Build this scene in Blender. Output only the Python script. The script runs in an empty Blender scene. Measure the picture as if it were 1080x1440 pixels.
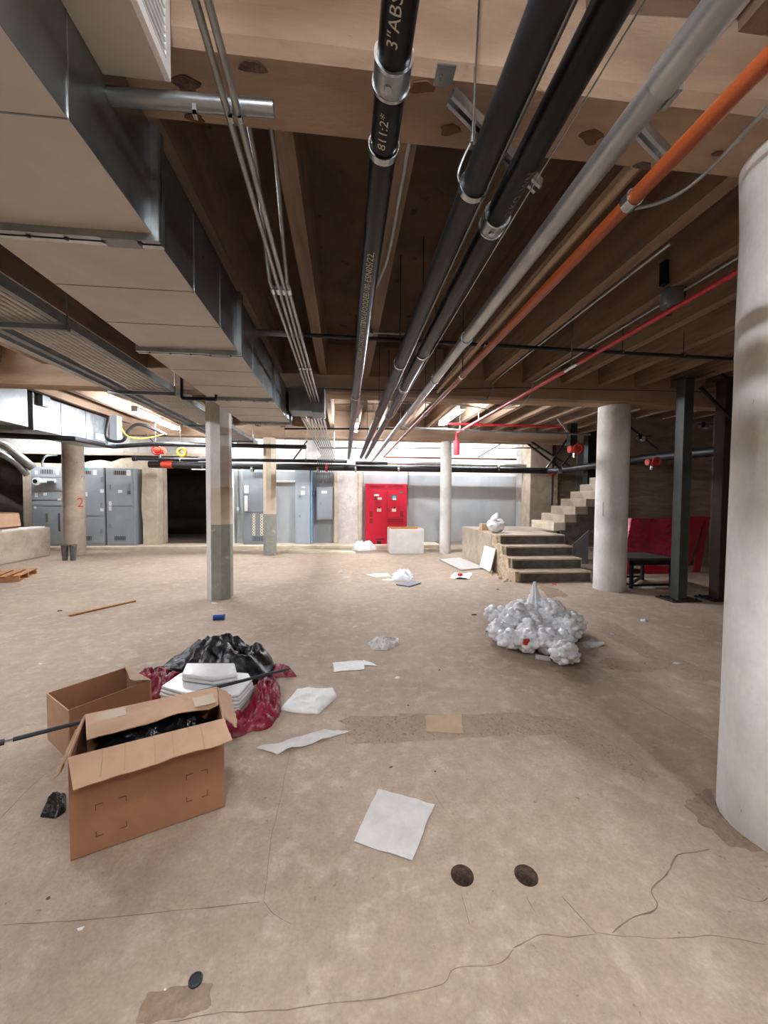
import bpy, bmesh, math, random
from mathutils import Vector, Matrix, noise
random.seed(7)
S = bpy.context.scene
COL = S.collection

# ------------------------------------------------------------------ camera
F_PX = 541.0; CAM_H = 1.55
YAW, PIT, ROL = math.radians(5.9), math.radians(2.1), math.radians(0.35)
FW = Vector((math.sin(YAW)*math.cos(PIT), math.cos(YAW)*math.cos(PIT), -math.sin(PIT)))
R0 = Vector((math.cos(YAW), -math.sin(YAW), 0)); U0 = R0.cross(FW)
RT = R0*math.cos(ROL) + U0*math.sin(ROL); UP = RT.cross(FW)
CAM = Vector((0, 0, CAM_H))
cd = bpy.data.cameras.new('camera'); cam = bpy.data.objects.new('camera', cd); COL.objects.link(cam)
cd.sensor_fit = 'VERTICAL'; cd.sensor_height = 36; cd.lens = F_PX*36/1440; cd.clip_start = 0.02
m3 = Matrix((RT, UP, -FW)).transposed()
cam.matrix_world = Matrix.Translation(CAM) @ m3.to_4x4()
S.camera = cam
# ------------------------------------------------------------------ world, exposure
w = bpy.data.worlds.new('world'); S.world = w; w.use_nodes = True
w.node_tree.nodes['Background'].inputs[0].default_value = (0.03, 0.03, 0.03, 1)
w.node_tree.nodes['Background'].inputs[1].default_value = 0.2
S.view_settings.view_transform = 'Standard'; S.view_settings.look = 'None'
S.view_settings.gamma = 1; S.view_settings.use_curve_mapping = False
S.view_settings.exposure = 0.82
TUBE_POWER = 185.0       # emission of the fluorescent tubes

# ------------------------------------------------------------------ pixel -> place helpers (1080 x 1440)
def ray(x, y): return FW + RT*((x-540)/F_PX) - UP*((y-720)/F_PX)
def oz(x, y, z=0.0):
    d = ray(x, y); return CAM + d*((z-CAM_H)/d.z)
def oy(x, y, Y):
    d = ray(x, y); return CAM + d*(Y/d.y)
def ox(x, y, X):
    d = ray(x, y); return CAM + d*(X/d.x)

# ------------------------------------------------------------------ materials
def lin(h):
    h = h.lstrip('#'); v = [int(h[i:i+2], 16)/255 for i in (0, 2, 4)]
    return tuple(c/12.92 if c <= .04045 else ((c+.055)/1.055)**2.4 for c in v) + (1,)
MATS = {}
def mat(name, c1, c2=None, rough=.7, metal=0, scale=4, bump=0, bscale=60, spots=None, spot_scale=6, spot_at=.7,
        stretch=(1, 1, 1), rvar=0, coat=0, detail=6, trans=0, alpha=1, spots2=None, s2_at=.72, s2_scale=1.0, fine=0, fine_scale=70):
    m = bpy.data.materials.new(name); m.use_nodes = True; nt = m.node_tree; n = nt.nodes; L = nt.links
    b = n['Principled BSDF']; b.inputs['Roughness'].default_value = rough; b.inputs['Metallic'].default_value = metal
    b.inputs['Coat Weight'].default_value = coat; b.inputs['Transmission Weight'].default_value = trans
    b.inputs['Alpha'].default_value = alpha; b.inputs['Base Color'].default_value = lin(c1)
    tc = n.new('ShaderNodeTexCoord'); mp = n.new('ShaderNodeMapping'); L.new(tc.outputs['Object'], mp.inputs[0])
    mp.inputs['Scale'].default_value = stretch
    def nz(sc, det=detail, rg=.6, dist=0):
        t = n.new('ShaderNodeTexNoise'); t.inputs['Scale'].default_value = sc; t.inputs['Detail'].default_value = det
        t.inputs['Roughness'].default_value = rg; t.inputs['Distortion'].default_value = dist
        L.new(mp.outputs[0], t.inputs['Vector']); return t.outputs['Fac']
    def ramp(fac, a, bb):
        r = n.new('ShaderNodeMapRange'); r.inputs['From Min'].default_value = a; r.inputs['From Max'].default_value = bb
        L.new(fac, r.inputs['Value']); return r.outputs['Result']
    def mix(fac, a, bb):
        x = n.new('ShaderNodeMix'); x.data_type = 'RGBA'; L.new(fac, x.inputs['Factor'])
        for s, k in ((a, 6), (bb, 7)):
            if isinstance(s, tuple): x.inputs[k].default_value = s
            else: L.new(s, x.inputs[k])
        return x.outputs[2]
    cur = lin(c1)
    if c2: cur = mix(ramp(nz(scale, dist=.6), .34, .66), lin(c1), lin(c2))
    if spots: cur = mix(ramp(nz(spot_scale, 4), spot_at, spot_at+.06), cur, lin(spots))
    if spots2: cur = mix(ramp(nz(s2_scale, 7, .7, .15), s2_at, s2_at+.12), cur, lin(spots2))
    if fine:
        for sc_, k_ in ((fine_scale, fine), (fine_scale*.22, fine*.8)):
            mr = n.new('ShaderNodeMapRange'); mr.inputs['From Min'].default_value = .3; mr.inputs['From Max'].default_value = .7
            mr.inputs['To Min'].default_value = 1-k_; mr.inputs['To Max'].default_value = 1+k_*.7; L.new(nz(sc_, 4, .6), mr.inputs['Value'])
            vm = n.new('ShaderNodeVectorMath'); vm.operation = 'SCALE'
            L.new(cur, vm.inputs[0]); L.new(mr.outputs['Result'], vm.inputs['Scale']); cur = vm.outputs[0]
    if not isinstance(cur, tuple): L.new(cur, b.inputs['Base Color'])
    if rvar:
        r = n.new('ShaderNodeMapRange'); r.inputs['To Min'].default_value = rough-rvar; r.inputs['To Max'].default_value = rough+rvar
        L.new(nz(scale*1.7), r.inputs['Value']); L.new(r.outputs['Result'], b.inputs['Roughness'])
    if bump:
        bp = n.new('ShaderNodeBump'); bp.inputs['Strength'].default_value = bump; bp.inputs['Distance'].default_value = .02
        L.new(nz(bscale, 5, .65), bp.inputs['Height']); L.new(bp.outputs[0], b.inputs['Normal'])
    MATS[name] = m; return m
def emit(name, c, s):
    m = bpy.data.materials.new(name); m.use_nodes = True; b = m.node_tree.nodes['Principled BSDF']
    b.inputs['Base Color'].default_value = lin(c); b.inputs['Emission Color'].default_value = lin(c)
    b.inputs['Emission Strength'].default_value = s; MATS[name] = m
mat('floor', '#aa9783', '#998673', .78, scale=.9, bump=.5, bscale=11, spots='#84715d', spot_scale=21, spot_at=.66, spots2='#af9d8a', s2_at=.5, s2_scale=6, detail=9, fine=.13)
mat('floor_rough', '#a6927d', '#9a8672', .9, scale=9, bump=.8, bscale=45, spots='#88755f', spot_scale=34, spot_at=.58, fine=.12)
mat('floor_dark', '#97836f', '#857059', .9, scale=8, bump=.8, bscale=26, fine=.2, fine_scale=50)
mat('crack', '#6b5b4e', '#8a7868', .95, scale=9)
mat('hole', '#7a6353', '#4a3a2e', .95, scale=30, bump=.8, bscale=60)
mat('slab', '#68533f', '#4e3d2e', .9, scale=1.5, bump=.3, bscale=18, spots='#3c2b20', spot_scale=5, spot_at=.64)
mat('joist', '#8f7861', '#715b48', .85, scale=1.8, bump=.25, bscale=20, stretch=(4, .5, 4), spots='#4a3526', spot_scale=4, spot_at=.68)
mat('beam', '#ac937b', '#8c735d', .85, scale=1.6, bump=.3, bscale=24, stretch=(.5, 2, 2), spots='#3d2b20', spot_scale=5.5, spot_at=.69)
mat('concrete', '#c9c3ba', '#aba398', .8, scale=2.4, bump=.25, bscale=30, stretch=(1, 1, .6), spots='#857a6f', spot_scale=16, spot_at=.7, spots2='#d8d4cd', s2_at=.55, s2_scale=3)
mat('column_white', '#dbd8d2', '#c4c0b8', .75, fine=.06, fine_scale=30, scale=2, bump=.2, bscale=28, stretch=(1, 1, .6), spots='#8f877d', spot_scale=22, spot_at=.71)
mat('concrete_tan', '#b9ab9a', '#9d8e7c', .85, scale=2.5, bump=.35, bscale=22, spots='#7c6b58', spot_scale=9, spot_at=.66)
mat('concrete_pale', '#d9cdb8', '#bfb19a', .85, scale=3, bump=.4, bscale=20)
mat('broken', '#cdbb9f', '#9a866c', .95, scale=9, bump=1.0, bscale=14)
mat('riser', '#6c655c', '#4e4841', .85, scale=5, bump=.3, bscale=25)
mat('green_paint', '#94968a', '#83857a', .75, scale=7, bump=.2, bscale=25, spots='#b0a796', spot_scale=9, spot_at=.62)
mat('tan_paint', '#d2c4ad', '#c6b59c', .8, scale=5, bump=.15)
mat('wall_white', '#e6e5e0', '#d2d0ca', .85, scale=4, bump=.3, bscale=30)
mat('wall_grey', '#aeb2b2', '#989c9c', .55, scale=1.1, bump=.05, stretch=(1, 1, .5))
mat('wall_brown', '#8d7c6a', '#6f5f50', .9, scale=3, bump=.5, bscale=14, stretch=(.6, 1, 3))
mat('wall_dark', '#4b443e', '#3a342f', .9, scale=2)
mat('plaster', '#dcd8d2', '#c6c1ba', .9, scale=6, bump=1.0, bscale=16)
mat('galv', '#aeb2b3', '#8e9394', .32, .9, scale=5, rvar=.08, bump=.02, bscale=8)
mat('galv_side', '#9a9fa0', '#7e8384', .3, .92, scale=3, rvar=.07)
mat('galv_dull', '#b9bbb9', '#9ea09f', .36, .85, scale=5, rvar=.08)
mat('duct_sheet', '#c4bdb4', '#b6afa6', .5, .15, scale=2, rvar=.06)
mat('galv_box', '#8d9294', '#74797b', .4, .6, scale=4)
mat('steel', '#c2c6c7', '#a9adae', .25, .95, scale=9)
mat('conduit', '#a9aaa6', '#8e8f8c', .38, .75, scale=8)
mat('abs', '#07080a', '#0c0d0f', .3, scale=10)
mat('abs2', '#26272a', '#1c1d20', .42, scale=6, bump=.05)
mat('abs_scuffed', '#0a0b0d', '#101113', .32, scale=10, spots='#55565a', spot_scale=16, spot_at=.7, stretch=(1, .25, 1))
mat('print', '#b9b6a6', rough=.6)
mat('print_dim', '#77756e', rough=.6)
mat('orange', '#99481f', '#86401d', .35, scale=3, stretch=(1, .1, 1))
mat('copper', '#8e5338', '#743f2a', .35, .4, scale=4)
mat('black_iron', '#1b1b1c', '#262627', .45, .2, scale=8)
mat('black_steel', '#17181a', '#222325', .4, .3, scale=6)
mat('red_pipe', '#b3242a', '#98191f', .4, scale=5)
mat('orange_red', '#c8432a', '#a83520', .4, scale=8)
mat('post_green', '#3f443d', '#32352f', .5, .2, scale=4)
mat('post_rust', '#38261d', '#291b15', .6, .2, scale=5)
mat('cab_grey', '#9aa1a5', '#8f979b', .42, scale=2)
mat('cab_dark', '#868d90', '#7b8386', .42, scale=2)
mat('cab_blue', '#a9b4bc', '#a0adb7', .4, scale=2)
mat('cab_edge', '#7fa5c8', rough=.4)
mat('vent', '#4a5054', rough=.6)
mat('vent_brown', '#5a4643', rough=.6)
mat('red_cab', '#c5112f', '#b50e2a', .35, scale=2)
mat('red_vent', '#7d0a1c', rough=.5)
mat('white_paint', '#e9e8e4', '#dcdbd6', .6, scale=5)
mat('grille_white', '#e8e6e4', rough=.5)
mat('cream', '#e8dfc8', '#d6caae', .7, scale=4)
mat('yellow_in', '#dca850', '#cb9740', .7, scale=5)
mat('screen', '#16352f', rough=.2)
mat('teal', '#4fa9a6', rough=.4)
mat('sheet_white', '#e9e8e5', '#d7d5d1', .55, scale=9, bump=.15, bscale=20)
mat('sheet_grey', '#c9c5bf', '#b8b4ae', .6, scale=9, bump=.2, bscale=14)
mat('bag_white', '#f3f4f5', '#e2e4e7', .25, scale=9, bump=.45, bscale=13, coat=.4)
mat('bag_clear', '#d9d6d2', '#bdb8b2', .25, scale=20, bump=.6, bscale=30, coat=.3)
mat('clear_stack', '#dedfde', '#cfd1d1', .22, scale=5, bump=.15, bscale=16, coat=.4)
mat('plastic_black', '#0b0b0d', '#141416', .2, scale=9, bump=.7, bscale=16)
mat('plastic_red', '#8d1030', '#6c0a24', .22, scale=9, bump=.7, bscale=16)
mat('card', '#976a4c', '#8b6145', .8, scale=4, bump=.1, bscale=50, stretch=(1, 1, 1))  # carton walls, dimmer in colour where the overhead light misses them
mat('card_lit', '#c39f80', '#b79274', .8, scale=6, bump=.1, bscale=40)  # same cardboard on bright flaps, the light put into the colour
mat('card_in', '#8e6645', '#7c5839', .85, scale=5)
mat('card_tan', '#b09678', '#a58a6c', .8, scale=6)
mat('tape', '#c9b79c', rough=.25, coat=.4)
mat('ink', '#3c2b20', rough=.7)
mat('wood', '#b8875a', '#98693f', .75, scale=6, stretch=(1, 6, 6), bump=.1)
mat('wood_dark', '#6d4a30', '#553824', .8, scale=6)
mat('rubber', '#24272a', '#2e3134', .6, scale=9)
mat('bucket', '#5d5a55', '#4b4844', .6, scale=5)
mat('blue', '#17499a', rough=.4)
mat('red_bit', '#b3202a', rough=.6)
mat('purple', '#a88fc4', rough=.6)
mat('yellow_cord', '#d8b334', rough=.5)
mat('board_grey', '#7f8284', '#6d7072', .6, scale=5)
mat('fixture', '#e4e4e0', rough=.5)
mat('red_wrap', '#b21a3c', '#8c1230', .3, scale=4, bump=.9, bscale=9, coat=.8)
mat('red_sheet', '#9c0f22', '#860c1c', .35, scale=3)
mat('tan_block', '#d8c8ae', '#c5b399', .85, scale=5, bump=.3)
for n_ in ('abs', 'abs2', 'abs_scuffed'): MATS[n_].node_tree.nodes['Principled BSDF'].inputs['Specular IOR Level'].default_value = .3
mat('rack_tube', '#b9b6b0', '#a19e99', .4, .35, scale=8)
emit('tube', '#f4f7ff', TUBE_POWER)

# ------------------------------------------------------------------ mesh helpers
WP = {}                              # world origin of every object
class MB:
    def __init__(s): s.v = []; s.f = []
    def add(s, vs, fs):
        o = len(s.v); s.v += [Vector(p) for p in vs]; s.f += [tuple(i+o for i in f) for f in fs]; return s
    def box(s, a, b):
        (x0, y0, z0), (x1, y1, z1) = a, b
        x0, x1 = sorted((x0, x1)); y0, y1 = sorted((y0, y1)); z0, z1 = sorted((z0, z1))
        return s.add([(x0,y0,z0),(x1,y0,z0),(x1,y1,z0),(x0,y1,z0),(x0,y0,z1),(x1,y0,z1),(x1,y1,z1),(x0,y1,z1)],
              [(0,3,2,1),(4,5,6,7),(0,1,5,4),(1,2,6,5),(2,3,7,6),(3,0,4,7)])
    def obox(s, c, ax, ay, az):      # centre and three half-axis vectors
        c, ax, ay, az = map(Vector, (c, ax, ay, az))
        vs = [c+ax*i+ay*j+az*k for k in (-1,1) for j in (-1,1) for i in (-1,1)]
        fs = [(0,2,3,1),(4,5,7,6),(0,1,5,4),(2,6,7,3),(0,4,6,2),(1,3,7,5)]
        if ax.cross(ay).dot(az) < 0: fs = [f[::-1] for f in fs]
        return s.add(vs, fs)
    def bar(s, p, q, w_, h_, up=(0,0,1)):
        p, q, up = Vector(p), Vector(q), Vector(up); d = q-p
        sx = d.cross(up)
        if sx.length < 1e-6: sx = d.cross(Vector((1,0,0)))
        sx.normalize(); u = sx.cross(d).normalized()
        return s.obox((p+q)/2, d/2, sx*w_/2, u*h_/2)
    def tube(s, pts, r, n=12, cap=True):
        pts = [Vector(p) for p in pts]; rs = r if isinstance(r, (list, tuple)) else [r]*len(pts)
        t0 = (pts[1]-pts[0]).normalized(); a = Vector((0,0,1)) if abs(t0.z) < .9 else Vector((1,0,0))
        u = t0.cross(a).normalized(); rings = []; vs = []
        for i, p in enumerate(pts):
            if i == 0: t = pts[1]-pts[0]
            elif i == len(pts)-1: t = pts[-1]-pts[-2]
            else: t = (pts[i+1]-p).normalized()+(p-pts[i-1]).normalized()
            t.normalize(); u = (u-t*u.dot(t)).normalized(); v = t.cross(u)
            k = 1.0
            if 0 < i < len(pts)-1:
                c = (pts[i+1]-p).normalized().dot(t); k = min(1/max(c, .3), 1.6)
            for j in range(n):
                an = 2*math.pi*j/n; vs.append(p+(u*math.cos(an)+v*math.sin(an))*rs[i])
        fs = [(i*n+j, i*n+(j+1)%n, (i+1)*n+(j+1)%n, (i+1)*n+j) for i in range(len(pts)-1) for j in range(n)]
        if cap: fs += [tuple(range(n-1,-1,-1)), tuple((len(pts)-1)*n+j for j in range(n))]
        return s.add(vs, fs)
    def lathe(s, c, prof, n=24):     # prof: (radius, z)
        cx, cy = c[0], c[1]; z0 = c[2] if len(c) > 2 else 0; k = len(prof)
        vs = [(cx+r*math.cos(2*math.pi*j/n), cy+r*math.sin(2*math.pi*j/n), z0+z) for r, z in prof for j in range(n)]
        fs = [(i*n+j, i*n+(j+1)%n, (i+1)*n+(j+1)%n, (i+1)*n+j) for i in range(k-1) for j in range(n)]
        fs += [tuple(range(n-1,-1,-1)), tuple((k-1)*n+j for j in range(n))]
        return s.add(vs, fs)
    def prism(s, poly, d):           # planar polygon extruded by vector d
        n = len(poly); p = [Vector(q) for q in poly]; d = Vector(d)
        nn = Vector((0,0,0))
        for i in range(n): nn += p[i].cross(p[(i+1)%n])
        if nn.dot(d) > 0: p = p[::-1]
        return s.add(p+[q+d for q in p], [tuple(range(n)), tuple(range(2*n-1, n-1, -1))]+[((i+1)%n, i, i+n, (i+1)%n+n) for i in range(n)])
    def torus(s, c, axis, R, r, n=20, k=8):
        c, axis = Vector(c), Vector(axis).normalized(); a = axis.orthogonal().normalized(); b = axis.cross(a); vs = []
        for i in range(n):
            t = 2*math.pi*i/n; d = a*math.cos(t)+b*math.sin(t)
            for j in range(k):
                q = 2*math.pi*j/k; vs.append(c+d*(R+r*math.cos(q))+axis*r*math.sin(q))
        return s.add(vs, [(i*k+j, ((i+1)%n)*k+j, ((i+1)%n)*k+(j+1)%k, i*k+(j+1)%k) for i in range(n) for j in range(k)])
    def band(s, c, axis, R, half, thick, n=24):   # flat strap around a pipe
        c, axis = Vector(c), Vector(axis).normalized(); a = axis.orthogonal().normalized(); b = axis.cross(a); vs = []
        pr = [(R, -half), (R+thick, -half), (R+thick, half), (R, half)]
        for i in range(n):
            t = 2*math.pi*i/n; d = a*math.cos(t)+b*math.sin(t); vs += [c+d*q+axis*h for q, h in pr]
        return s.add(vs, [(i*4+j, ((i+1)%n)*4+j, ((i+1)%n)*4+(j+1)%4, i*4+(j+1)%4) for i in range(n) for j in range(4)])
    def build(s, name, m, parent=None, label=None, cat=None, group=None, kind=None, smooth=False, bevel=0, org=None):
        xs = [p.x for p in s.v]; ys = [p.y for p in s.v]; zs = [p.z for p in s.v]
        if org is None: org = Vector(((min(xs)+max(xs))/2, (min(ys)+max(ys))/2, min(zs)))
        me = bpy.data.meshes.new(name); me.from_pydata([p-org for p in s.v], [], s.f)
        bm = bmesh.new(); bm.from_mesh(me); bmesh.ops.recalc_face_normals(bm, faces=bm.faces); bm.to_mesh(me); bm.free()
        if smooth:
            me.polygons.foreach_set('use_smooth', [True]*len(me.polygons))
            if smooth == 'angle':
                me.set_sharp_from_angle(angle=math.radians(40))
        me.materials.append(MATS[m])
        o = bpy.data.objects.new(name, me); COL.objects.link(o)
        if bevel:
            md = o.modifiers.new('bevel', 'BEVEL'); md.width = bevel; md.segments = 2; md.limit_method = 'ANGLE'
        place(o, org, parent); tag(o, label, cat, group, kind); return o
def place(o, org, parent=None):
    WP[o.name] = Vector(org)
    if parent: o.parent = parent; o.location = Vector(org)-WP[parent.name]
    else: o.location = org
def tag(o, label=None, cat=None, group=None, kind=None):
    if label: o['label'] = label
    if cat: o['category'] = cat
    if group: o['group'] = group
    if kind: o['kind'] = kind
def thing(name, loc, label, cat, group=None):
    o = bpy.data.objects.new(name, None); COL.objects.link(o); o.empty_display_size = .1
    place(o, Vector(loc)); tag(o, label, cat, group); return o
def struct(name, mb, m, label=None, **k):
    return mb.build(name, m, label=label, kind='structure', **k)
def copy_at(o, off, parent=None):    # copy of one object shifted in the world
    c = o.copy(); COL.objects.link(c); p = WP[o.name]+Vector(off); c.parent = None
    place(c, p, parent); return c
def fbm(p, sc, seed=0, oct_=4):
    return noise.fractal(Vector(p)*sc+Vector((seed*7.3, seed*3.1, seed*1.7)), 1.0, 2.0, oct_)
def bez(p, q, n=8, sag=0):
    return [Vector(p).lerp(Vector(q), t/n)+Vector((0, 0, -sag*4*(t/n)*(1-t/n))) for t in range(n+1)]
def smoothpath(pts, n=6):
    pts = [Vector(p) for p in pts]; out = []
    for i in range(len(pts)-1):
        p0 = pts[max(i-1, 0)]; p1 = pts[i]; p2 = pts[i+1]; p3 = pts[min(i+2, len(pts)-1)]
        for k in range(n):
            t = k/n
            out.append(.5*((2*p1)+(p2-p0)*t+(2*p0-5*p1+4*p2-p3)*t*t+(3*p1-p0-3*p2+p3)*t**3))
    return out+[pts[-1]]
def heap(outline, h, seed=0, rings=14, seg=72, ridge=.5, sc=6, peak=None, prof=.6, lip=.003, edge=.1):
    """crumpled film lying on the floor inside an outline of floor points"""
    pts = [Vector((p[0], p[1], p[2] if len(p) > 2 else 0)) for p in outline]
    n = len(pts); loop = []
    per = [(pts[(i+1)%n]-pts[i]).length for i in range(n)]; tot = sum(per)
    for k in range(seg):
        d = tot*k/seg; i = 0
        while d > per[i]: d -= per[i]; i += 1
        loop.append(pts[i].lerp(pts[(i+1)%n], d/per[i]))
    c = Vector(peak) if peak else sum(pts, Vector())/n
    c = Vector((c.x, c.y, 0)); vs = [c]; fs = []
    for r in range(1, rings+1):
        t = r/rings
        for k in range(seg):
            q = loop[k]; p = c.lerp(Vector((q.x, q.y, 0)), t*(1+edge*t*fbm((q.x, q.y, 0), sc*1.3, seed+5)))
            base = (1-t**2)**prof if t < 1 else 0
            rd = 1-abs(fbm((p.x, p.y, 0), sc, seed))*1.7
            z = h*base*(1-ridge+ridge*rd) + h*.28*ridge*(1-t**4)*fbm((p.x, p.y, 1), sc*3, seed+2)
            vs.append(Vector((p.x, p.y, max(z, 0)+lip)))
    vs[0].z = h*(1-ridge*.4)+lip
    for k in range(seg): fs.append((0, 1+k, 1+(k+1)%seg))
    for r in range(rings-1):
        a = 1+r*seg; b = a+seg
        for k in range(seg): fs.append((a+k, b+k, b+(k+1)%seg, a+(k+1)%seg))
    # closed underside
    o = 1+(rings-1)*seg; base0 = len(vs)
    vs += [Vector((vs[o+k].x, vs[o+k].y, .0)) for k in range(seg)]
    for k in range(seg): fs.append((o+k, base0+k, base0+(k+1)%seg, o+(k+1)%seg))
    fs.append(tuple(base0+k for k in range(seg-1, -1, -1)))
    mb = MB(); mb.add(vs, fs); return mb
def sheet(corners, thick=.002, amp=.004, seed=0, n=10, z0=.002, sc=5, curl=0):
    """a limp sheet between four floor points, real thickness"""
    a, b, c, d = [Vector((p[0], p[1], p[2] if len(p) > 2 else 0)) for p in corners]
    top = []
    for j in range(n+1):
        for i in range(n+1):
            u, v = i/n, j/n; p = (a*(1-u)+b*u)*(1-v)+(d*(1-u)+c*u)*v
            e = max(abs(u-.5), abs(v-.5))*2
            p = p+Vector((fbm((p.x, p.y, 2), 6, seed), fbm((p.x, p.y, 3), 6, seed), 0))*.006*e
            p.z += z0+abs(fbm((p.x, p.y, 0), sc, seed))*amp+curl*max(0, e-.8)*5*abs(fbm((p.x, p.y, 9), 3, seed))
            top.append(p)
    k = (n+1)**2; vs = top+[p-Vector((0, 0, thick)) for p in top]; fs = []
    for j in range(n):
        for i in range(n):
            q = j*(n+1)+i; f = (q, q+1, q+n+2, q+n+1); fs += [f, tuple(x+k for x in f[::-1])]
    rim = list(range(n+1))+[j*(n+1)+n for j in range(1, n+1)]+[n*(n+1)+i for i in range(n-1, -1, -1)]+[j*(n+1) for j in range(n-1, 0, -1)]
    for i in range(len(rim)):
        p, q = rim[i], rim[(i+1)%len(rim)]; fs.append((q, p, p+k, q+k))
    mb = MB(); mb.add(vs, fs); return mb
def text_points(txt, size, align='LEFT'):
    cu = bpy.data.curves.new('lettering', 'FONT'); cu.body = txt; cu.size = size; cu.align_x = align; cu.resolution_u = 2
    ob = bpy.data.objects.new('lettering', cu); COL.objects.link(ob)
    dg = bpy.context.evaluated_depsgraph_get(); me = bpy.data.meshes.new_from_object(ob.evaluated_get(dg))
    bt = bmesh.new(); bt.from_mesh(me); step = size*.09
    for k in range(-3, 12):
        bmesh.ops.bisect_plane(bt, geom=bt.verts[:]+bt.edges[:]+bt.faces[:], plane_co=(0, k*step, 0), plane_no=(0, 1, 0))
    if align == 'CENTER':
        for k in range(-8, 9): bmesh.ops.bisect_plane(bt, geom=bt.verts[:]+bt.edges[:]+bt.faces[:], plane_co=(k*step, 0, 0), plane_no=(1, 0, 0))
    bmesh.ops.triangulate(bt, faces=bt.faces[:]); bt.to_mesh(me); bt.free()
    vs = [v.co.copy() for v in me.vertices]; fs = [tuple(p.vertices) for p in me.polygons]
    bpy.data.objects.remove(ob); bpy.data.curves.remove(cu); bpy.data.meshes.remove(me); return vs, fs

# ================================================================== STRUCTURE
XL, XR, YN, YB = -12.0, 8.6, -3.2, 12.5
ZB, ZJ, ZS = 3.12, 3.40, 3.86            # beam bottom, joist bottom, slab
ROWS = (1.60, 6.10, 10.60)
# floor with two core-drilled holes
HOLES = [oz(650, 1231), oz(740, 1231)]; HR = .047
bm = bmesh.new(); edges = []
def loop(ps):
    vs = [bm.verts.new(p) for p in ps]
    for i in range(len(vs)): edges.append(bm.edges.new((vs[i], vs[(i+1)%len(vs)])))
loop([(XL, YN, 0), (XR, YN, 0), (XR, 17, 0), (XL, 17, 0)])
for h in HOLES: loop([(h.x+HR*math.cos(a*math.pi/14), h.y+HR*math.sin(a*math.pi/14), 0) for a in range(28)])
bmesh.ops.triangle_fill(bm, edges=edges, use_beauty=True, use_dissolve=False)
for f in list(bm.faces):
    c = f.calc_center_median()
    if any((Vector((c.x, c.y, 0))-h).length < HR*.98 for h in HOLES): bm.faces.remove(f)
for f in bm.faces:
    if f.normal.z < 0: f.normal_flip()
me = bpy.data.meshes.new('floor'); bm.to_mesh(me); bm.free(); me.materials.append(MATS['floor'])
floor = bpy.data.objects.new('floor', me); COL.objects.link(floor); place(floor, (0, 0, 0)); tag(floor, 'worn dusty concrete basement floor with cracks and patches', kind='structure')
for h in HOLES:
    mb = MB(); n = 28; prof = [(HR, .001), (HR, -.02), (HR*.93, -.04), (HR*.98, -.07), (HR*.9, -.1), (HR*.95, -.14), (HR*.9, -.22)]
    vs = [(h.x+r*(1+.04*math.sin(5*j))*math.cos(2*math.pi*j/n) if i > 1 else h.x+r*math.cos(2*math.pi*j/n), h.y+r*math.sin(2*math.pi*j/n), z) for i, (r, z) in enumerate(prof) for j in range(n)]
    fs = [(i*n+j, (i+1)*n+j, (i+1)*n+(j+1)%n, i*n+(j+1)%n) for i in range(len(prof)-1) for j in range(n)]+[tuple((len(prof)-1)*n+j for j in range(n))]
    mb.add(vs, fs); mb.build('core_hole', 'hole', floor)
def ribbon(pix, w_, name, m, seed=0, z=.0012, jit=.5):
    pts = smoothpath([oz(*p) for p in pix], 6); mb = MB(); vs = []
    for i, p in enumerate(pts):
        t = (pts[min(i+1, len(pts)-1)]-pts[max(i-1, 0)]).normalized(); s_ = Vector((-t.y, t.x, 0))
        p = p+s_*.012*jit*fbm(p, 9, seed); k = w_*(.6+.8*abs(fbm(p, 14, seed+3)))
        if i in (0, len(pts)-1): k *= .2
        vs += [p+s_*k/2+Vector((0, 0, z)), p-s_*k/2+Vector((0, 0, z))]
    mb.add(vs, [(2*i, 2*i+1, 2*i+3, 2*i+2) for i in range(len(pts)-1)])
    return mb.build(name, m, floor)
for i, (pix, w_) in enumerate([
    ([(0, 1302), (120, 1294), (250, 1281), (371, 1268)], .004), ([(371, 1268), (380, 1190), (395, 1120), (410, 1050)], .003),
    ([(371, 1268), (385, 1285), (410, 1300)], .003), ([(240, 1437), (330, 1424), (420, 1418), (540, 1404), (620, 1385), (640, 1362), (700, 1356), (722, 1335)], .004),
    ([(790, 1260), (825, 1300), (840, 1313)], .005), ([(860, 1312), (885, 1293), (922, 1276), (916, 1250), (940, 1225), (955, 1203), (1000, 1196)], .006),
    ([(840, 1313), (900, 1318), (965, 1320), (1020, 1318), (1080, 1330)], .004), ([(722, 1335), (760, 1314), (800, 1318), (840, 1313)], .004),
    ([(740, 1260), (752, 1284)], .003), ([(650, 1255), (660, 1300)], .003), ([(0, 1152), (30, 1120), (60, 1092), (90, 1070)], .004),
    ([(330, 1046), (420, 1044), (486, 1040)], .003), ([(486, 1000), (487, 1046)], .003), ([(1035, 1260), (1060, 1268), (1080, 1262)], .004),
    ([(860, 960), (930, 1000), (1010, 1042)], .006), ([(600, 1100), (640, 1160)], .002), ([(97, 820), (160, 800), (230, 795)], .01),
    ([(0, 900), (60, 885), (150, 860)], .006)]):
    ribbon(pix, w_, 'crack', 'crack', i)
def patch(pix, m, name, seed, h=.004):
    mb = heap([oz(*p) for p in pix], h, seed, rings=8, seg=60, ridge=.7, sc=14, prof=.2, lip=.001, edge=.25); return mb.build(name, m, floor)
patch([(487, 1008), (560, 1006), (640, 1004), (720, 1002), (770, 1008), (800, 1025), (770, 1035), (700, 1035), (600, 1042), (490, 1046)], 'floor_rough', 'rough_patch', 1)
patch([(770, 1008), (810, 1010), (870, 1050), (920, 1090), (900, 1098), (830, 1060), (780, 1032)], 'floor_rough', 'rough_patch', 2)
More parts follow.
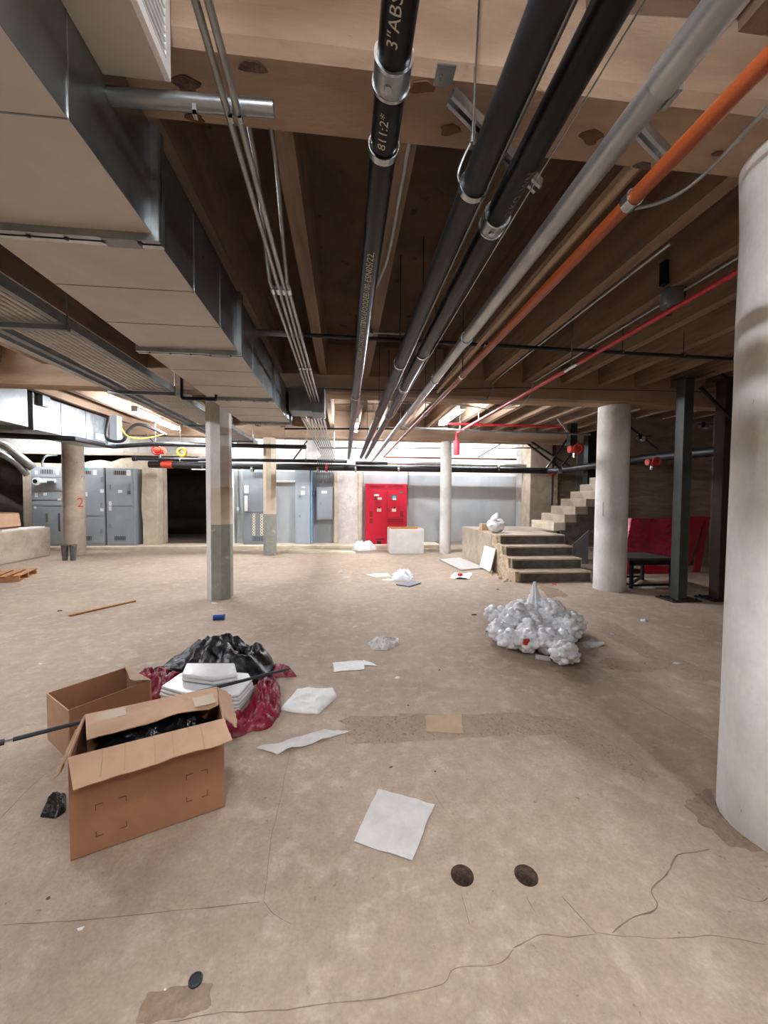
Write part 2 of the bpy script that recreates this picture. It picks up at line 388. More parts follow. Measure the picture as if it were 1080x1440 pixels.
patch([(835, 868), (870, 880), (930, 915), (1000, 945), (1012, 958), (985, 955), (920, 930), (870, 905), (840, 885)], 'floor_rough', 'rough_patch', 3)
patch([(845, 925), (900, 930), (945, 928), (945, 940), (900, 945), (850, 940)], 'floor_rough', 'rough_patch', 4)
patch([(203, 1397), (255, 1388), (303, 1380), (302, 1415), (240, 1436), (190, 1440)], 'floor_dark', 'broken_patch', 5, .003)
patch([(755, 822), (785, 828), (800, 838), (770, 840)], 'floor_dark', 'broken_patch', 6, .006)
patch([(960, 1125), (1000, 1110), (1010, 1140), (1050, 1180), (1080, 1200), (1040, 1195), (985, 1160)], 'floor_dark', 'dirt_patch', 7, .004)
patch([(985, 870), (1020, 880), (1040, 900), (1020, 905), (975, 890)], 'floor_rough', 'rough_patch', 8)

# ceiling slab, joists and beams
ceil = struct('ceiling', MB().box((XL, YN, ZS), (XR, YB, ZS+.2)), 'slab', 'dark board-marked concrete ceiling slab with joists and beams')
def beam(y0, y1, chamfer=.035):
    mb = MB(); prof = [(y0, ZS), (y0, ZB+chamfer), (y0+chamfer*.9, ZB), (y1-.015, ZB), (y1, ZB+.015), (y1, ZS)]
    k = 64; vs = []
    for i in range(k+1):
        x = XL+(XR-XL)*i/k
        for j, (y, z) in enumerate(prof):
            e = .006 if j in (1, 2) else .003
            vs.append((x, y+e*fbm((x, j, y0), 3, 1), z+(e*fbm((x, j, y0), 4, 2) if z < ZS else 0)))
    p = len(prof); mb.add(vs, [(i*p+j, i*p+(j+1)%p, (i+1)*p+(j+1)%p, (i+1)*p+j) for i in range(k) for j in range(p)])
    return mb.build('beam', 'beam', ceil)
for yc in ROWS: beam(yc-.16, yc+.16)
beam(-2.98, -2.66)
for i, (px, py, w_, face) in enumerate(((355, 92, .09, 1), (592, 121, .09, 0), (632, 182, .08, 0), (262, 118, .10, 0), (832, 192, .10, 0), (275, 165, .07, 0), (905, 232, .08, 0), (1010, 215, .05, 0))):
    c = oz(px, py, ZB); n = 14
    mb = MB(); mb.prism([(c.x+w_*.5*math.cos(a)*(1+.3*math.sin(3*a+i)), c.y+w_*.28*math.sin(a)*(1+.3*math.cos(2*a+i)), ZB-.006) for a in [2*math.pi*k/n for k in range(n)]], (0, 0, .012)); mb.build('form_pocket', 'wood_dark' if i % 3 else 'hole', ceil)
JX = [-.32+.64*k for k in range(-17, 14)]
for (a, b) in ((-2.66, 1.44), (1.76, 5.94), (6.26, 10.44), (10.76, YB)):
    proto = None
    for x in JX:
        if proto is None:
            mb = MB(); prof = [(-.075, ZS), (-.055, ZJ), (.055, ZJ), (.075, ZS)]
            mb.add([(x+px, y, z) for y in (a, b) for px, z in prof], [(0,1,5,4),(1,2,6,5),(2,3,7,6),(0,3,2,1),(4,5,6,7)])
            proto = mb.build('joist', 'joist', ceil); x_first = x
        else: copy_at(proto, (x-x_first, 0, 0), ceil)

# back wall: header above a dark opening on the left, grey lower sheet, white blockwork above
OPX = -4.15
wb = MB()
wb.box((OPX, YB, 0), (XR, YB+.25, ZS)); wb.box((XL, YB, 2.86), (OPX, YB+.25, ZS)); wb.box((XL, YB, 0), (-11.0, YB+.25, 2.86))
wall_back = struct('wall_back', wb, 'wall_white', 'white painted blockwork above a grey sheet lower wall at the far end')
MB().box((.6, YB-.03, .1), (5.75, YB, 2.30)).build('lower_sheet', 'wall_grey', wall_back)
MB().box((OPX, YB-.03, .1), (-.35, YB, 2.36)).build('lower_sheet', 'wall_grey', wall_back)
proto = None; bw, bh = .40, .19
for r in range(5):
    z = 2.38+r*(bh+.012); x = -4.7+(r%2)*.2
    while x < 7.6:
        if proto is None: proto = MB().box((x, YB-.022, z), (x+bw, YB, z+bh)).build('block', 'wall_white', wall_back); bx0, bz0 = x, z
        else: copy_at(proto, (x-bx0, 0, z-bz0), wall_back)
        x += bw+.012
for r in range(2):
    z = 2.90+r*(bh+.012); x = -11.6+(r%2)*.2
    while x < -5.2: copy_at(proto, (x-bx0, 0, z-bz0), wall_back); x += bw+.012
MB().box((XL, YB-.06, 2.80), (OPX, YB+.2, 2.88)).build('lintel', 'concrete_pale', wall_back)
struct('wall_left', MB().box((XL-.2, YN, 0), (XL, 17, ZS)), 'concrete_tan', 'tan concrete side wall on the far left')
struct('wall_right', MB().box((XR, YN, 0), (XR+.2, YB, ZS)), 'wall_brown', 'brown rough masonry side wall on the far right')
struct('wall_front', MB().box((XL, YN-.2, 0), (XR, YN, ZS)), 'concrete_tan', 'tan concrete wall behind the camera')
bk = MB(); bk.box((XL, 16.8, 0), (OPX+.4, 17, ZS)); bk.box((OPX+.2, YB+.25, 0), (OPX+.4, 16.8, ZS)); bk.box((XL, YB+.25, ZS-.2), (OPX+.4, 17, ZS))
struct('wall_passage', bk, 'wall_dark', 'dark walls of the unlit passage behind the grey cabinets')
# low curb in front of the back wall
cb = MB(); cb.box((-10.6, 11.72, 0), (3.0, YB, .10)); struct('trim_1', cb, 'concrete_pale', 'pale low concrete curb along the far wall', bevel=.012)
# pale broken partition behind the grey cabinets
pts = [(-9.6, 2.55), (-8.0, 2.52), (-7.7, 2.62), (-7.4, 2.66), (-7.1, 2.60), (-6.8, 2.72), (-6.4, 2.76), (-5.9, 2.68), (-5.57, 2.62)]
mb = MB(); mb.prism([(-9.6, 12.62, .1)]+[(x, 12.62, z) for x, z in pts]+[(-5.57, 12.62, .1)], (0, .2, 0))
struct('wall_partition', mb, 'concrete_pale', 'pale partition with a broken top edge behind the grey cabinets')
mb = MB(); e = [(-5.98+.05*fbm((0, 0, z*.3), 2.2, 3), z) for z in [.1+.125*i for i in range(20)]]
mb.prism([(x, 12.15, z) for x, z in e]+[(-5.57, 12.15, 2.5), (-5.57, 12.15, .1)], (0, .4, 0))
mb.build('concrete_pier', 'concrete_pale', label='pale concrete pier with a ragged left edge beside the dark passage', cat='pier')
# plaster pier beside the red cabinet
mb = MB()
for x0, x1 in ((-.33, -.2), (.44, .58)): mb.box((x0, 12.28, .1), (x1, YB-.03, 2.34))
pp = thing('plaster_pier', (.1, 12.4, .1), 'rough white plastered wall pier left of the red cabinet', 'pier')
mb.build('side_rib', 'concrete_pale', pp, bevel=.02)
mb = MB(); k = 16; vs = [(-.2+.64*i/k, 12.36+.02*fbm((i*.3, j*.3, 0), 2, 4), .1+2.24*j/40) for j in range(41) for i in range(k+1)]
mb.add(vs, [(j*(k+1)+i, j*(k+1)+i+1, (j+1)*(k+1)+i+1, (j+1)*(k+1)+i) for j in range(40) for i in range(k)])
mb.box((-.2, 12.42, .1), (.44, YB-.03, 2.34)); mb.build('rough_face', 'plaster', pp, smooth='angle')

# right-hand masonry: stair wall, pier, wall behind the red sheets
struct('wall_stair', MB().box((6.75, 11.75, 0), (XR, 12.0, ZS)), 'wall_brown', 'brown layered masonry wall behind the upper stair flight')
struct('wall_alcove', MB().box((6.0, 8.25, 0), (XR, 8.45, ZS)), 'wall_brown', 'dark brown wall behind the red sheets')
mb = MB(); mb.box((oy(745, 700, 11.6).x, 11.6, 0), (oy(776, 700, 11.6).x, 12.2, 3.38)); mb.build('concrete_pier', 'concrete_tan', label='brown square concrete pier at the back of the stair landing', cat='pier', bevel=.02)
mb = MB(); mb.box((oy(778, 700, 11.66).x, 11.62, 0), (oy(783, 700, 11.66).x, 11.74, 2.6)); mb.build('concrete_strip', 'broken', label='narrow ragged concrete strip beside the brown stair pier', cat='pier')

# ================================================================== COLUMNS
def column(px, base, R, label, n=40, zt=ZB, m='concrete', cap=0, rot=0, name='concrete_column'):
    t = thing(name, (base[0], base[1], 0), label, 'column')
    mb = MB(); k = 26; prof = []
    vs = []
    for i in range(k+1):
        z = zt*i/k; r = R*(1.03-.03*i/k)
        if cap and i > k-3: r += cap*((i-(k-3))/3)**1.5
        for j in range(n):
            a = rot+2*math.pi*j/n; q = r*(1+.012*fbm((math.cos(a)*2, math.sin(a)*2, z*1.5), 1, px)) if n > 12 else r
            vs.append((base[0]+q*math.cos(a), base[1]+q*math.sin(a), z))
    fs = [(i*n+j, i*n+(j+1)%n, (i+1)*n+(j+1)%n, (i+1)*n+j) for i in range(k) for j in range(n)]+[tuple(range(n-1,-1,-1)), tuple(k*n+j for j in range(n))]
    mb.add(vs, fs); mb.build('shaft', m, t, smooth=('angle' if n > 12 else False)); return t
def shell(t, base, R, z0, z1, m, n, rot, faces, name='painted_band', off=.004):
    mb = MB(); r = R*1.03+off
    for j in faces:
        a0, a1 = rot+2*math.pi*j/n, rot+2*math.pi*(j+1)/n; k = 14
        vs = []
        for i in range(k+1):
            z = z0+(z1-z0)*i/k; w0 = .04*abs(fbm((z, j, 0), 7, 2)) if j == faces[0] else 0
            for a_, q in ((a0, w0), (a1, 0)):
                p = Vector((base[0]+r*math.cos(a0), base[1]+r*math.sin(a0), z)).lerp(Vector((base[0]+r*math.cos(a1), base[1]+r*math.sin(a1), z)), q if a_ == a0 else 1)
                vs.append(p)
        mb.add(vs, [(2*i, 2*i+1, 2*i+3, 2*i+2) for i in range(k)])
    return mb.build(name, m, t)
NC = (2.09, 1.56)
column(1, NC, .25, 'near pale concrete column cut off by the right edge', cap=.012, m='column_white')
column(2, (4.57, 6.18), .245, 'round pale column beside the steps with a paper stuck on it', cap=0, m='column_white')
column(3, (2.84, 10.6), .155, 'slim round pale column in front of the grey far wall', zt=ZB, m='column_white')
c103 = (-7.1, 10.95)
c4 = column(4, c103, .235, 'round column with a red number 2 in front of the grey cabinets', m='concrete_tan')
vs, fs = text_points('2', .36, 'CENTER'); mb = MB(); rr = .254
a_c = math.atan2(-c103[1], -c103[0])+.55
mb.add([(c103[0]+rr*math.cos(a_c+v.x/rr), c103[1]+rr*math.sin(a_c+v.x/rr), 1.26+v.y) for v in vs], fs); mb.build('painted_number', 'orange_red', c4, label='red painted number 2')
rot8 = math.pi/8
b303 = (-1.89, 6.08); c5 = column(5, b303, .18, 'eight-sided column with a grey-green painted flank left of centre', n=8, rot=rot8, m='column_white')
zp = oy(303, 738, 5.9).z
shell(c5, b303, .18, .01, zp, 'green_paint', 8, rot8, [5, 6, 7]); shell(c5, b303, .18, zp, zp+.55, 'tan_paint', 8, rot8, [5, 6, 7], 'tan_band', .002)
b378 = (-1.98, 10.55); c6 = column(6, b378, .165, 'slim tan column with a grey-green lower half left of the blue panels', n=8, rot=rot8, m='concrete_pale')
zp = oy(378, 723, 10.4).z
shell(c6, b378, .165, .01, zp, 'green_paint', 8, rot8, [4, 5, 6, 7]); shell(c6, b378, .165, zp, ZB-.02, 'tan_paint', 8, rot8, [4, 5, 6, 7], 'tan_band', .002)
# paper stuck on the round column by the steps
mb = sheet([(0, 0), (.16, 0), (.16, .23), (0, .23)], amp=.01, seed=3); q = oy(838, 716, 5.92)
mb.v = [Vector((4.335+p.x, 6.075-.65*p.x+p.z*.5, q.z-.12+p.y)) for p in mb.v]
mb.build('paper_notice', 'sheet_white', label='small white paper notice curling off the round column', cat='paper')

# ================================================================== CEILING SERVICES
# ---- main duct
DX0, DX1, DZ0, DZ1 = -1.50, -.806, 2.65, 3.09
duct = thing('supply_duct', (-1.15, 2, DZ0), 'large rectangular galvanized duct overhead at upper left', 'duct')
joints = [-2.4, -.3, 1.77, 3.07, 4.47, 5.85]
for a, b in zip(joints[:-1], joints[1:]):
    MB().box((DX0, a+.006, DZ0), (DX1, b-.006, DZ1)).build('duct_section', 'duct_sheet' , duct)
    MB().box((DX1, a+.01, DZ0+.002), (DX1+.002, b-.01, DZ1-.002)).build('side_panel', 'galv_side', duct)
    k = 4 if b-a > 1.4 else 3
    for i in range(1, k):
        y = a+(b-a)*i/k; MB().box((DX0, y-.002, DZ0-.0025), (DX1, y+.002, DZ0+.001)).build('seam', 'galv_box', duct)
        MB().box((DX1, y-.002, DZ0), (DX1+.005, y+.002, DZ1)).build('seam', 'steel', duct)
for y in joints[1:]:
    for dy in (-.028, .006):
        mb = MB(); mb.box((DX0-.03, y+dy, DZ0-.03), (DX1+.03, y+dy+.022, DZ0)); mb.box((DX0-.03, y+dy, DZ0), (DX0, y+dy+.022, DZ1)); mb.box((DX1, y+dy, DZ0), (DX1+.03, y+dy+.022, DZ1))
        fl = mb.build('flange', 'galv' if dy < 0 else 'steel', duct)
    for x in [DX0+.06+i*.145 for i in range(5)]:
        MB().lathe((x, y-.005, DZ0-.036), [(.009, 0), (.009, .006)], 8).build('flange_bolt', 'black_steel', fl)
    MB().box((DX1-.2, y-.03, DZ0-.034), (DX1-.06, y+.03, DZ0-.03)).build('flange_clip', 'galv_box', fl)
# branch with white grille on the right of the duct, near the top of the frame
GX = -.594; gz0, gz1, gy0, gy1 = 2.955, 3.37, .25, 1.425
br = thing('duct_branch', (-.7, .8, gz0), 'short duct branch with a white louvred grille at top left', 'duct')
MB().box((DX1+.003, gy0, gz0), (GX-.012, gy1, gz1)).build('branch_body', 'duct_sheet', br)
gr = MB(); fw_ = .035
gr.box((GX-.012, gy0, gz0), (GX+.006, gy1, gz0+fw_)); gr.box((GX-.012, gy0, gz1-fw_), (GX+.006, gy1, gz1))
gr.box((GX-.012, gy0, gz0+fw_), (GX+.006, gy0+fw_, gz1-fw_)); gr.box((GX-.012, gy1-fw_, gz0+fw_), (GX+.006, gy1, gz1-fw_))
g = gr.build('grille_frame', 'grille_white', br)
for i in range(13):
    z = gz0+fw_+.012+i*.026
    MB().obox((GX-.002, (gy0+gy1)/2, z), (.009, 0, -.006), (0, (gy1-gy0)/2-fw_, 0), (.0012, 0, .0018)).build('louvre', 'grille_white', g)
# galvanized stub pipe carrying the conduits
t = thing('stub_pipe', (-.5, 1.47, 3.0), 'short galvanized pipe with an open end sticking out of the duct', 'pipe')
pa, pb = oy(190, 139, 1.46), oy(385, 153, 1.46); pa.x = DX1+.003
mb = MB(); n = 24; mb.tube([pa, pb], .026, n, cap=False); mb.build('pipe', 'galv_side', t, smooth=True)
MB().tube([pa, pb-Vector((.02, 0, 0))], .022, n).build('bore', 'black_steel', t, smooth='angle')
for px in (275, 325, 338):
    q = oy(px, 158 if px < 300 else 163, 1.45); mb = MB(); mb.box(q-Vector((.007, .012, .018)), q+Vector((.007, .006, .02))); mb.tube([q+Vector((0, -.012, -.01)), q+Vector((0, .01, -.01))], .009, 8)
    mb.build('strap_clip', 'steel', t)
# four conduits to the pull box
zc = 2.89
for i, x in enumerate((-.465, -.43, -.395, -.36)):
    y0 = -1.2 if i in (1, 2) else 1.9
    pts = [(x+.055, y0, zc), (x, 3.3, zc), (x, 5.5, zc)] if y0 < 0 else [(x, y0, ZJ-.02), (x, y0+.25, ZJ-.1), (x, y0+.6, zc), (x, 5.5, zc)]
    t = thing('conduit', (x, 2, zc), ['outermost left of four thin conduits beside the duct, dropping from the joists', 'second of four thin conduits beside the duct', 'third of four thin conduits beside the duct', 'rightmost of four thin conduits beside the duct, dropping from the joists'][i], 'conduit', 'thin conduits beside the duct')
    MB().tube(pts, .0125, 10).build('tube', 'conduit', t, smooth='angle')
    for y in (2.6, 4.1):
        MB().tube([(x, y-.03, zc), (x, y+.03, zc)], .0165, 10).build('coupling', 'steel', t, smooth='angle')
pbx = thing('pull_box', (-.62, 5.72, 2.76), 'dark grey sheet metal pull box at the far end of the duct', 'electrical box')
MB().box((-.775, 5.52, 2.76), (-.46, 5.9, 3.1)).build('body', 'galv_box', pbx, bevel=.006)
MB().box((-.455, 5.50, 2.74), (-.28, 5.92, 3.1)).build('end_body', 'galv_box', pbx, bevel=.006)
MB().box((-.462, 5.49, 2.73), (-.453, 5.93, 3.11)).build('joint_rim', 'steel', pbx)
for i in range(8):
    x = -.64+i*.046; xe = -.83+i*.062
    t = thing('conduit', (x, 9, 2.7), 'conduit dropping to the grey wall panel, %s of eight from the left' % ('first', 'second', 'third', 'fourth', 'fifth', 'sixth', 'seventh', 'eighth')[i], 'conduit', 'conduits to the grey wall panel')
    MB().tube([(x, 5.93, 2.75), (x, 11.2, 2.75), (xe, 12.1, 2.72), (xe, 12.25, 2.6), (xe, 12.27, 2.0)], .013, 8).build('tube', 'steel', t, smooth='angle')

# ---- big overhead pipes running into the picture
def run(name, label, x, z, r, y0, y1, m, rings=(), clamps=(), segs=None, cat='pipe', rod=True):
    t = thing(name, (x, 2, z), label, cat)
    MB().tube([(x, y0, z), (x, y1, z)], r, 32).build('pipe_run', m, t, smooth='angle')
    for y in rings:
        h = MB().band((x, y, z), (0, 1, 0), r+.003, .012, .004, 28).build('hanger_ring', 'steel', t, smooth='angle')
        if rod:
            rb = MB(); rb.tube([(x, y, z+r+.01), (x, y, ZJ+.2 if y > 1.8 else ZB)], .005, 8); rb.build('hanger_rod', 'steel' if y < 2 else 'black_steel', h)
    for y in clamps:
        c = MB().band((x, y, z), (0, 1, 0), r+.001, .034, .005, 32).build('coupling', 'galv', t, smooth='angle')
        MB().tube([(x-.012, y, z-r-.002), (x-.012, y, z-r-.012)], .011, 12).build('clamp_screw', 'steel', c)
        for s_ in (-1, 1): MB().band((x, y+s_*.034, z), (0, 1, 0), r+.001, .004, .008, 32).build('clamp_band', 'steel', c, smooth='angle')
    return t
ZP = 2.70
P1 = run('drain_pipe', 'black plastic pipe with pale print running straight down the middle', .126, ZP, .0445, -1.2, 11.2, 'abs', rings=(1.30, 4.4, 7.6), clamps=(1.07,))
def pipe_text(t, txt, cx, cz, r, y_start, size, ang, m, squash=1.0):
    vs, fs = text_points(txt, size); mb = MB(); r = r+.0012; vc = size*.35
    mb.add([(cx+r*math.sin(ang-(v.y-vc)/r), y_start-v.x*squash, cz-r*math.cos(ang-(v.y-vc)/r)) for v in vs], fs)
    return mb.build('printed_text', m, t)
pipe_text(P1, '3"ABS', .126, ZP, .0445, .985, .042, -.30, 'print')
pipe_text(P1, '811:2*', .126, ZP, .0445, 1.262, .038, -.28, 'print', 1.15)
pipe_text(P1, 'CELLULAR CORE DWV ITBNS-LFOODEB100-ESN05/22,', .126, ZP, .0445, 3.15, .046, -.22, 'print', 1.25)
P2 = run('drain_pipe', 'plain dark grey plastic pipe with a loop hanger right of the printed pipe', .470, ZP, .0475, -1.2, 11.0, 'abs2', rings=(1.42, 3.3, 5.3, 8.0))
mb = MB(); mb.tube([(.47, 1.42, ZP+.05), (.40, 1.42, ZP+.02), (.395, 1.42, ZP-.02)], .004, 6)
P3 = run('drain_pipe', 'scuffed black plastic pipe with faint print beside the silver pipe', .615, ZP, .047, -1.2, 11.1, 'abs_scuffed', rings=(3.05, 5.4, 8.4), clamps=(1.58, 4.0))
pipe_text(P3, 'O KO  WN', .615, ZP, .047, 1.50, .036, .35, 'print_dim', 1.2)
pipe_text(P3, 'TESTCTE SNW-CO WN ASTM', .615, ZP, .047, 3.0, .034, .5, 'print_dim', 1.25)
P4 = run('sprinkler_main', 'thick galvanized silver pipe running diagonally at upper right', .870, ZP, .040, -1.2, 12.2, 'galv_dull', rings=(3.7, 6.0, 9.0))
MB().tube([(.870, -1.2, ZP), (.870, 1.02, ZP)], .0455, 32).build('pipe_sleeve', 'galv_dull', P4, smooth='angle')
MB().box((.90, 1.0, ZP-.035), (.915, 1.06, ZP-.005)).build('clip', 'steel', P4)
for y in (2.75, 5.1): MB().band((.87, y, ZP), (0, 1, 0), .040, .03, .006, 28).build('coupling', 'galv', P4, smooth='angle')
P5 = thing('copper_pipe', (1.097, 3, ZP), 'orange-brown pipe outermost right of the overhead pipes', 'pipe')
XO = 1.097
MB().tube([(XO, -1.2, ZP), (XO, 3.9, ZP)], .0275, 28).build('orange_run', 'orange', P5, smooth='angle')
MB().tube([(XO, 3.9, ZP), (XO, 10.75, ZP), (XO+.06, 10.85, ZP), (5.0, 10.85, ZP)], .024, 20).build('copper_run', 'copper', P5, smooth='angle')
for y in (1.42, 3.55, 5.2, 7.0):
    h = MB().band((XO, y, ZP), (0, 1, 0), .029, .02, .005, 24).build('hanger_ring', 'steel', P5, smooth='angle')
    if y > 2: MB().tube([(XO, y, ZP+.03), (XO, y, ZJ)], .005, 8).build('hanger_rod', 'black_steel', h)
# companions: thin conduit between the black pipes, a tie wire, small conduits to the right
def single(name, pts, r, m, label, cat, n=10, group=None):
    return MB().tube(pts, r, n).build(name, m, label=label, cat=cat, group=group, smooth='angle')
single('conduit', [(.548, -1.2, ZP+.055), (.548, 11.0, ZP+.055)], .011, 'conduit', 'thin grey conduit squeezed between the two black pipes', 'conduit')
single('wire', [(.735, -1.0, ZP+.08), (.735, 6.0, ZP+.08)], .0028, 'steel', 'thin bright wire stretched beside the silver pipe', 'wire', 6)
xt = oz(783, 361, 3.2).x; single('conduit', [(xt, 1.78, 3.2), (xt, 5.92, 3.2)], .019, 'card_tan', 'thin tan pipe behind the near beam beside the orange pipe', 'pipe')
q0, q1, q2, q3 = oz(1080, 152, 3.08), oz(985, 250, 3.08), oz(930, 284, 3.08), oz(872, 296, 3.14)
single('conduit', smoothpath([q0+(q0-q1), q0, q1, q2, q3]), .009, 'conduit', 'thin bent conduit under the near beam right of the orange pipe', 'conduit')
# hanging rod at top centre
ra = oy(675, 0, 1.40); rc = oy(664, 196, 1.40); t = thing('hanger_rod', (ra.x, 1.4, rc.z), 'bright threaded rod with a loop hanging at top centre', 'rod')
MB().tube([(ra.x, 1.40, ZB+.3), rc], .004, 8).build('rod', 'steel', t, smooth='angle'); MB().tube([rc+Vector((0, 0, .006)), rc-Vector((0, 0, .014))], .009, 8).build('nut', 'steel', t)
MB().tube(smoothpath([rc, oy(650, 225, 1.41), oy(644, 245, 1.42), oy(647, 258, 1.42)]), .0045, 8).build('loop', 'steel', t, smooth='angle')
# diagonal strut channels
def channel(name, p, q, label, w_=.041, h_=.041):
    p, q = Vector(p), Vector(q); t = thing(name, p, label, 'strut'); d = (q-p).normalized(); sx = d.cross(Vector((0, 0, 1))).normalized(); u = sx.cross(d)
    mb = MB(); mb.obox((p+q)/2+u*h_/2, (q-p)/2, sx*w_/2, u*.0015)
    for s_ in (-1, 1):
        mb.obox((p+q)/2+sx*s_*w_/2, (q-p)/2, sx*.0015, u*h_/2); mb.obox((p+q)/2+sx*s_*(w_/2-.006)-u*h_/2, (q-p)/2, sx*.006, u*.0015)
    mb.build('channel', 'steel', t)
    return t, d, sx, u
pA, pB = oy(634, 135, 1.48), oy(757, 262, 1.66)
t, d, sx, u = channel('strut_channel', pA, pB, 'bright strut channel slanting behind the two black pipes')
pl = oy(618, 140, 1.47); MB().box((pl.x-.02, 1.42, ZB-.006), (pl.x+.05, 1.49, ZB)).build('end_plate', 'galv', t)
MB().lathe((pl.x, 1.455, ZB-.016), [(.008, 0), (.008, .01)], 8).build('bolt', 'steel', t)
channel('strut_channel', oy(892, 172, 1.5), oy(935, 218, 1.56), 'short strut channel between the silver and orange pipes')
# ceiling conduit on the joist with a round box
q = oy(522, 480, 4.25)
t = thing('ceiling_conduit', (.3, 3, 3.38), 'grey conduit along a joist ending in a round ceiling box', 'conduit')
MB().tube(smoothpath([(.33, 1.8, ZJ-.015), (.33, 2.9, ZJ-.015), (.29, 3.3, ZJ-.015), (.24, 3.6, ZJ-.015), (.235, 4.2, ZJ-.015)]), .011, 10).build('tube', 'conduit', t, smooth='angle')
MB().lathe((.235, 4.28, ZJ-.07), [(.03, 0), (.075, .004), (.075, .05), (.05, .065)], 20).build('round_box', 'conduit', t, smooth='angle')
MB().tube(smoothpath([(.30, 4.28, ZJ-.04), (.6, 4.25, ZJ-.05), (.8, 4.3, ZJ-.03), (.82, 4.6, ZJ-.02)]), .011, 10).build('tube', 'conduit', t, smooth='angle')
# black cross pipe at Y 4.3
t = thing('cross_pipe', (1.5, 4.35, 3.3), 'thin black cross pipe slung under the joists', 'pipe')
MB().tube([(-.55, 4.35, 3.33), (4.75, 4.35, 3.29)], .021, 14).build('pipe_run', 'black_iron', t, smooth='angle')
MB().tube([(-1.05, 4.35, 3.335), (-.45, 4.35, 3.33)], .032, 16).build('grey_sleeve', 'conduit', t, smooth='angle')
for x in (1.6, 3.3, 4.1):
    h = MB().band((x, 4.35, 3.31), (1, 0, 0), .022, .012, .004, 18).build('hanger_ring', 'steel', t); MB().tube([(x, 4.35, 3.33), (x, 4.35, ZS)], .005, 8).build('hanger_rod', 'black_steel', h)

# ---- conduit rack on the left
ZR = 2.93
for i in range(9):
    x = -2.26-i*.055
    single('rack_conduit', [(x, -.5, ZR), (x, 11.1, ZR)], .019, 'rack_tube', 'rack conduit left of the duct, %s of nine counted from the duct' % ('first', 'second', 'third', 'fourth', 'fifth', 'sixth', 'seventh', 'eighth', 'ninth')[i], 'conduit', 10, 'conduits on the left rack')
t = thing('conduit_rack', (-2.5, 4, 2.88), 'strut frame carrying the row of conduits left of the duct', 'rack')
MB().box((-2.235, -.5, ZR-.03), (-2.20, 10.2, ZR+.05)).build('dark_rail', 'galv_box', t)
MB().box((-2.98, -.5, ZR-.04), (-2.90, 10.2, ZR+.02)).build('pale_rail', 'galv_dull', t)
MB().box((-2.86, -.5, ZR-.02), (-2.80, 10.2, ZR+.02)).build('inner_rail', 'galv_box', t)
for y in (1.5, 3.35, 5.3, 7.6, 9.6):
    mb = MB(); mb.box((-3.0, y-.02, ZR-.07), (-2.18, y+.02, ZR-.03)); cbm = mb.build('cross_strut', 'galv_box', t)
    for x in (-2.19, -2.99): MB().tube([(x, y, ZR-.07), (x, y, ZJ+.15)], .006, 8).build('hanger_rod', 'steel', cbm)
# thin pipe seen above the rack and black U hanger under the duct
single('cross_pipe', [(-2.2, 3.6, 3.2), (-1.45, 3.6, 3.2)], .02, 'conduit', 'short grey pipe between the rack and the duct', 'pipe')
t = thing('duct_hanger', (-1.5, 4.1, 2.6), 'black U-shaped hanger under the left edge of the duct', 'hanger')
ya = 4.16
qa, qb = oy(256, 560, ya), oy(304, 562, ya)
MB().bar(qa, qb, .03, .03).build('hanger_bar', 'black_steel', t); MB().bar(qa, qa+Vector((0, 0, .22)), .022, .022).build('hanger_post', 'black_steel', t); MB().bar(qb, qb+Vector((0, 0, .05)), .022, .022).build('hanger_post', 'black_steel', t)

# ---- ducts at the far left
t = thing('side_duct', (-6.5, 6.65, 2.72), 'shiny galvanized duct end at the left edge', 'duct')
MB().box((-8.6, 6.42, 2.70), (-5.22, 6.9, 3.36)).build('duct_section', 'galv', t)
for x in (-5.9, -6.6): MB().box((x, 6.415, 2.70), (x+.012, 6.42, 3.36)).build('seam', 'galv_box', t)
MB().box((-5.22, 6.40, 2.68), (-5.16, 6.92, 3.38)).build('end_collar', 'galv_box', t)
t = thing('side_duct', (-5.6, 8.5, 2.7), 'galvanized duct in front of the left-hand light fixture', 'duct')
MB().box((-6.1, 7.25, 2.70), (-5.32, 9.9, 3.30)).build('duct_section', 'galv', t)
for y in (7.9, 8.6, 9.3): MB().box((-5.32, y, 2.70), (-5.312, y+.015, 3.30)).build('seam', 'galv_box', t)
MB().box((-6.12, 7.22, 2.68), (-5.30, 7.25, 3.32)).build('end_cap', 'galv_box', t)
MB().box((-5.31, 7.33, 3.12), (-5.22, 7.5, 3.3)).build('junction_box', 'galv_box', t)
MB().box((-5.316, 8.9, 2.78), (-5.306, 9.2, 2.9)).build('white_tag', 'sheet_white', t)

# ---- black horizontal pipes across the background
t = thing('header_pipe', (-3, 9.3, 2.75), 'upper black pipe crossing the background on the left', 'pipe')
pth = [oz(-25, 611, 2.62), oz(0, 612, 2.62), oz(104, 617, 2.62), oz(158, 628, 2.72), Vector((-4.3, 9.35, 2.75)), Vector((-.9, 9.35, 2.75))]
MB().tube(pth, .05, 16).build('pipe_run', 'black_iron', t, smooth='angle')
for x in (-4.3, -2.6, -1.4): MB().tube([(x, 9.35, 2.8), (x, 9.35, ZJ)], .006, 8).build('hanger_rod', 'steel', t)
t = thing('header_pipe', (-3, 9.9, 2.45), 'lower thin black pipe crossing the background on the left', 'pipe')
pa = oy(188, 645, 9.9); pb_ = oy(488, 649, 9.9)
MB().tube([pa, pb_], .042, 16).build('pipe_run', 'black_iron', t, smooth='angle')
MB().tube([pa+Vector((-.02, 0, 0)), pa+Vector((.06, 0, 0))], .06, 16).build('end_fitting', 'black_iron', t, smooth='angle')
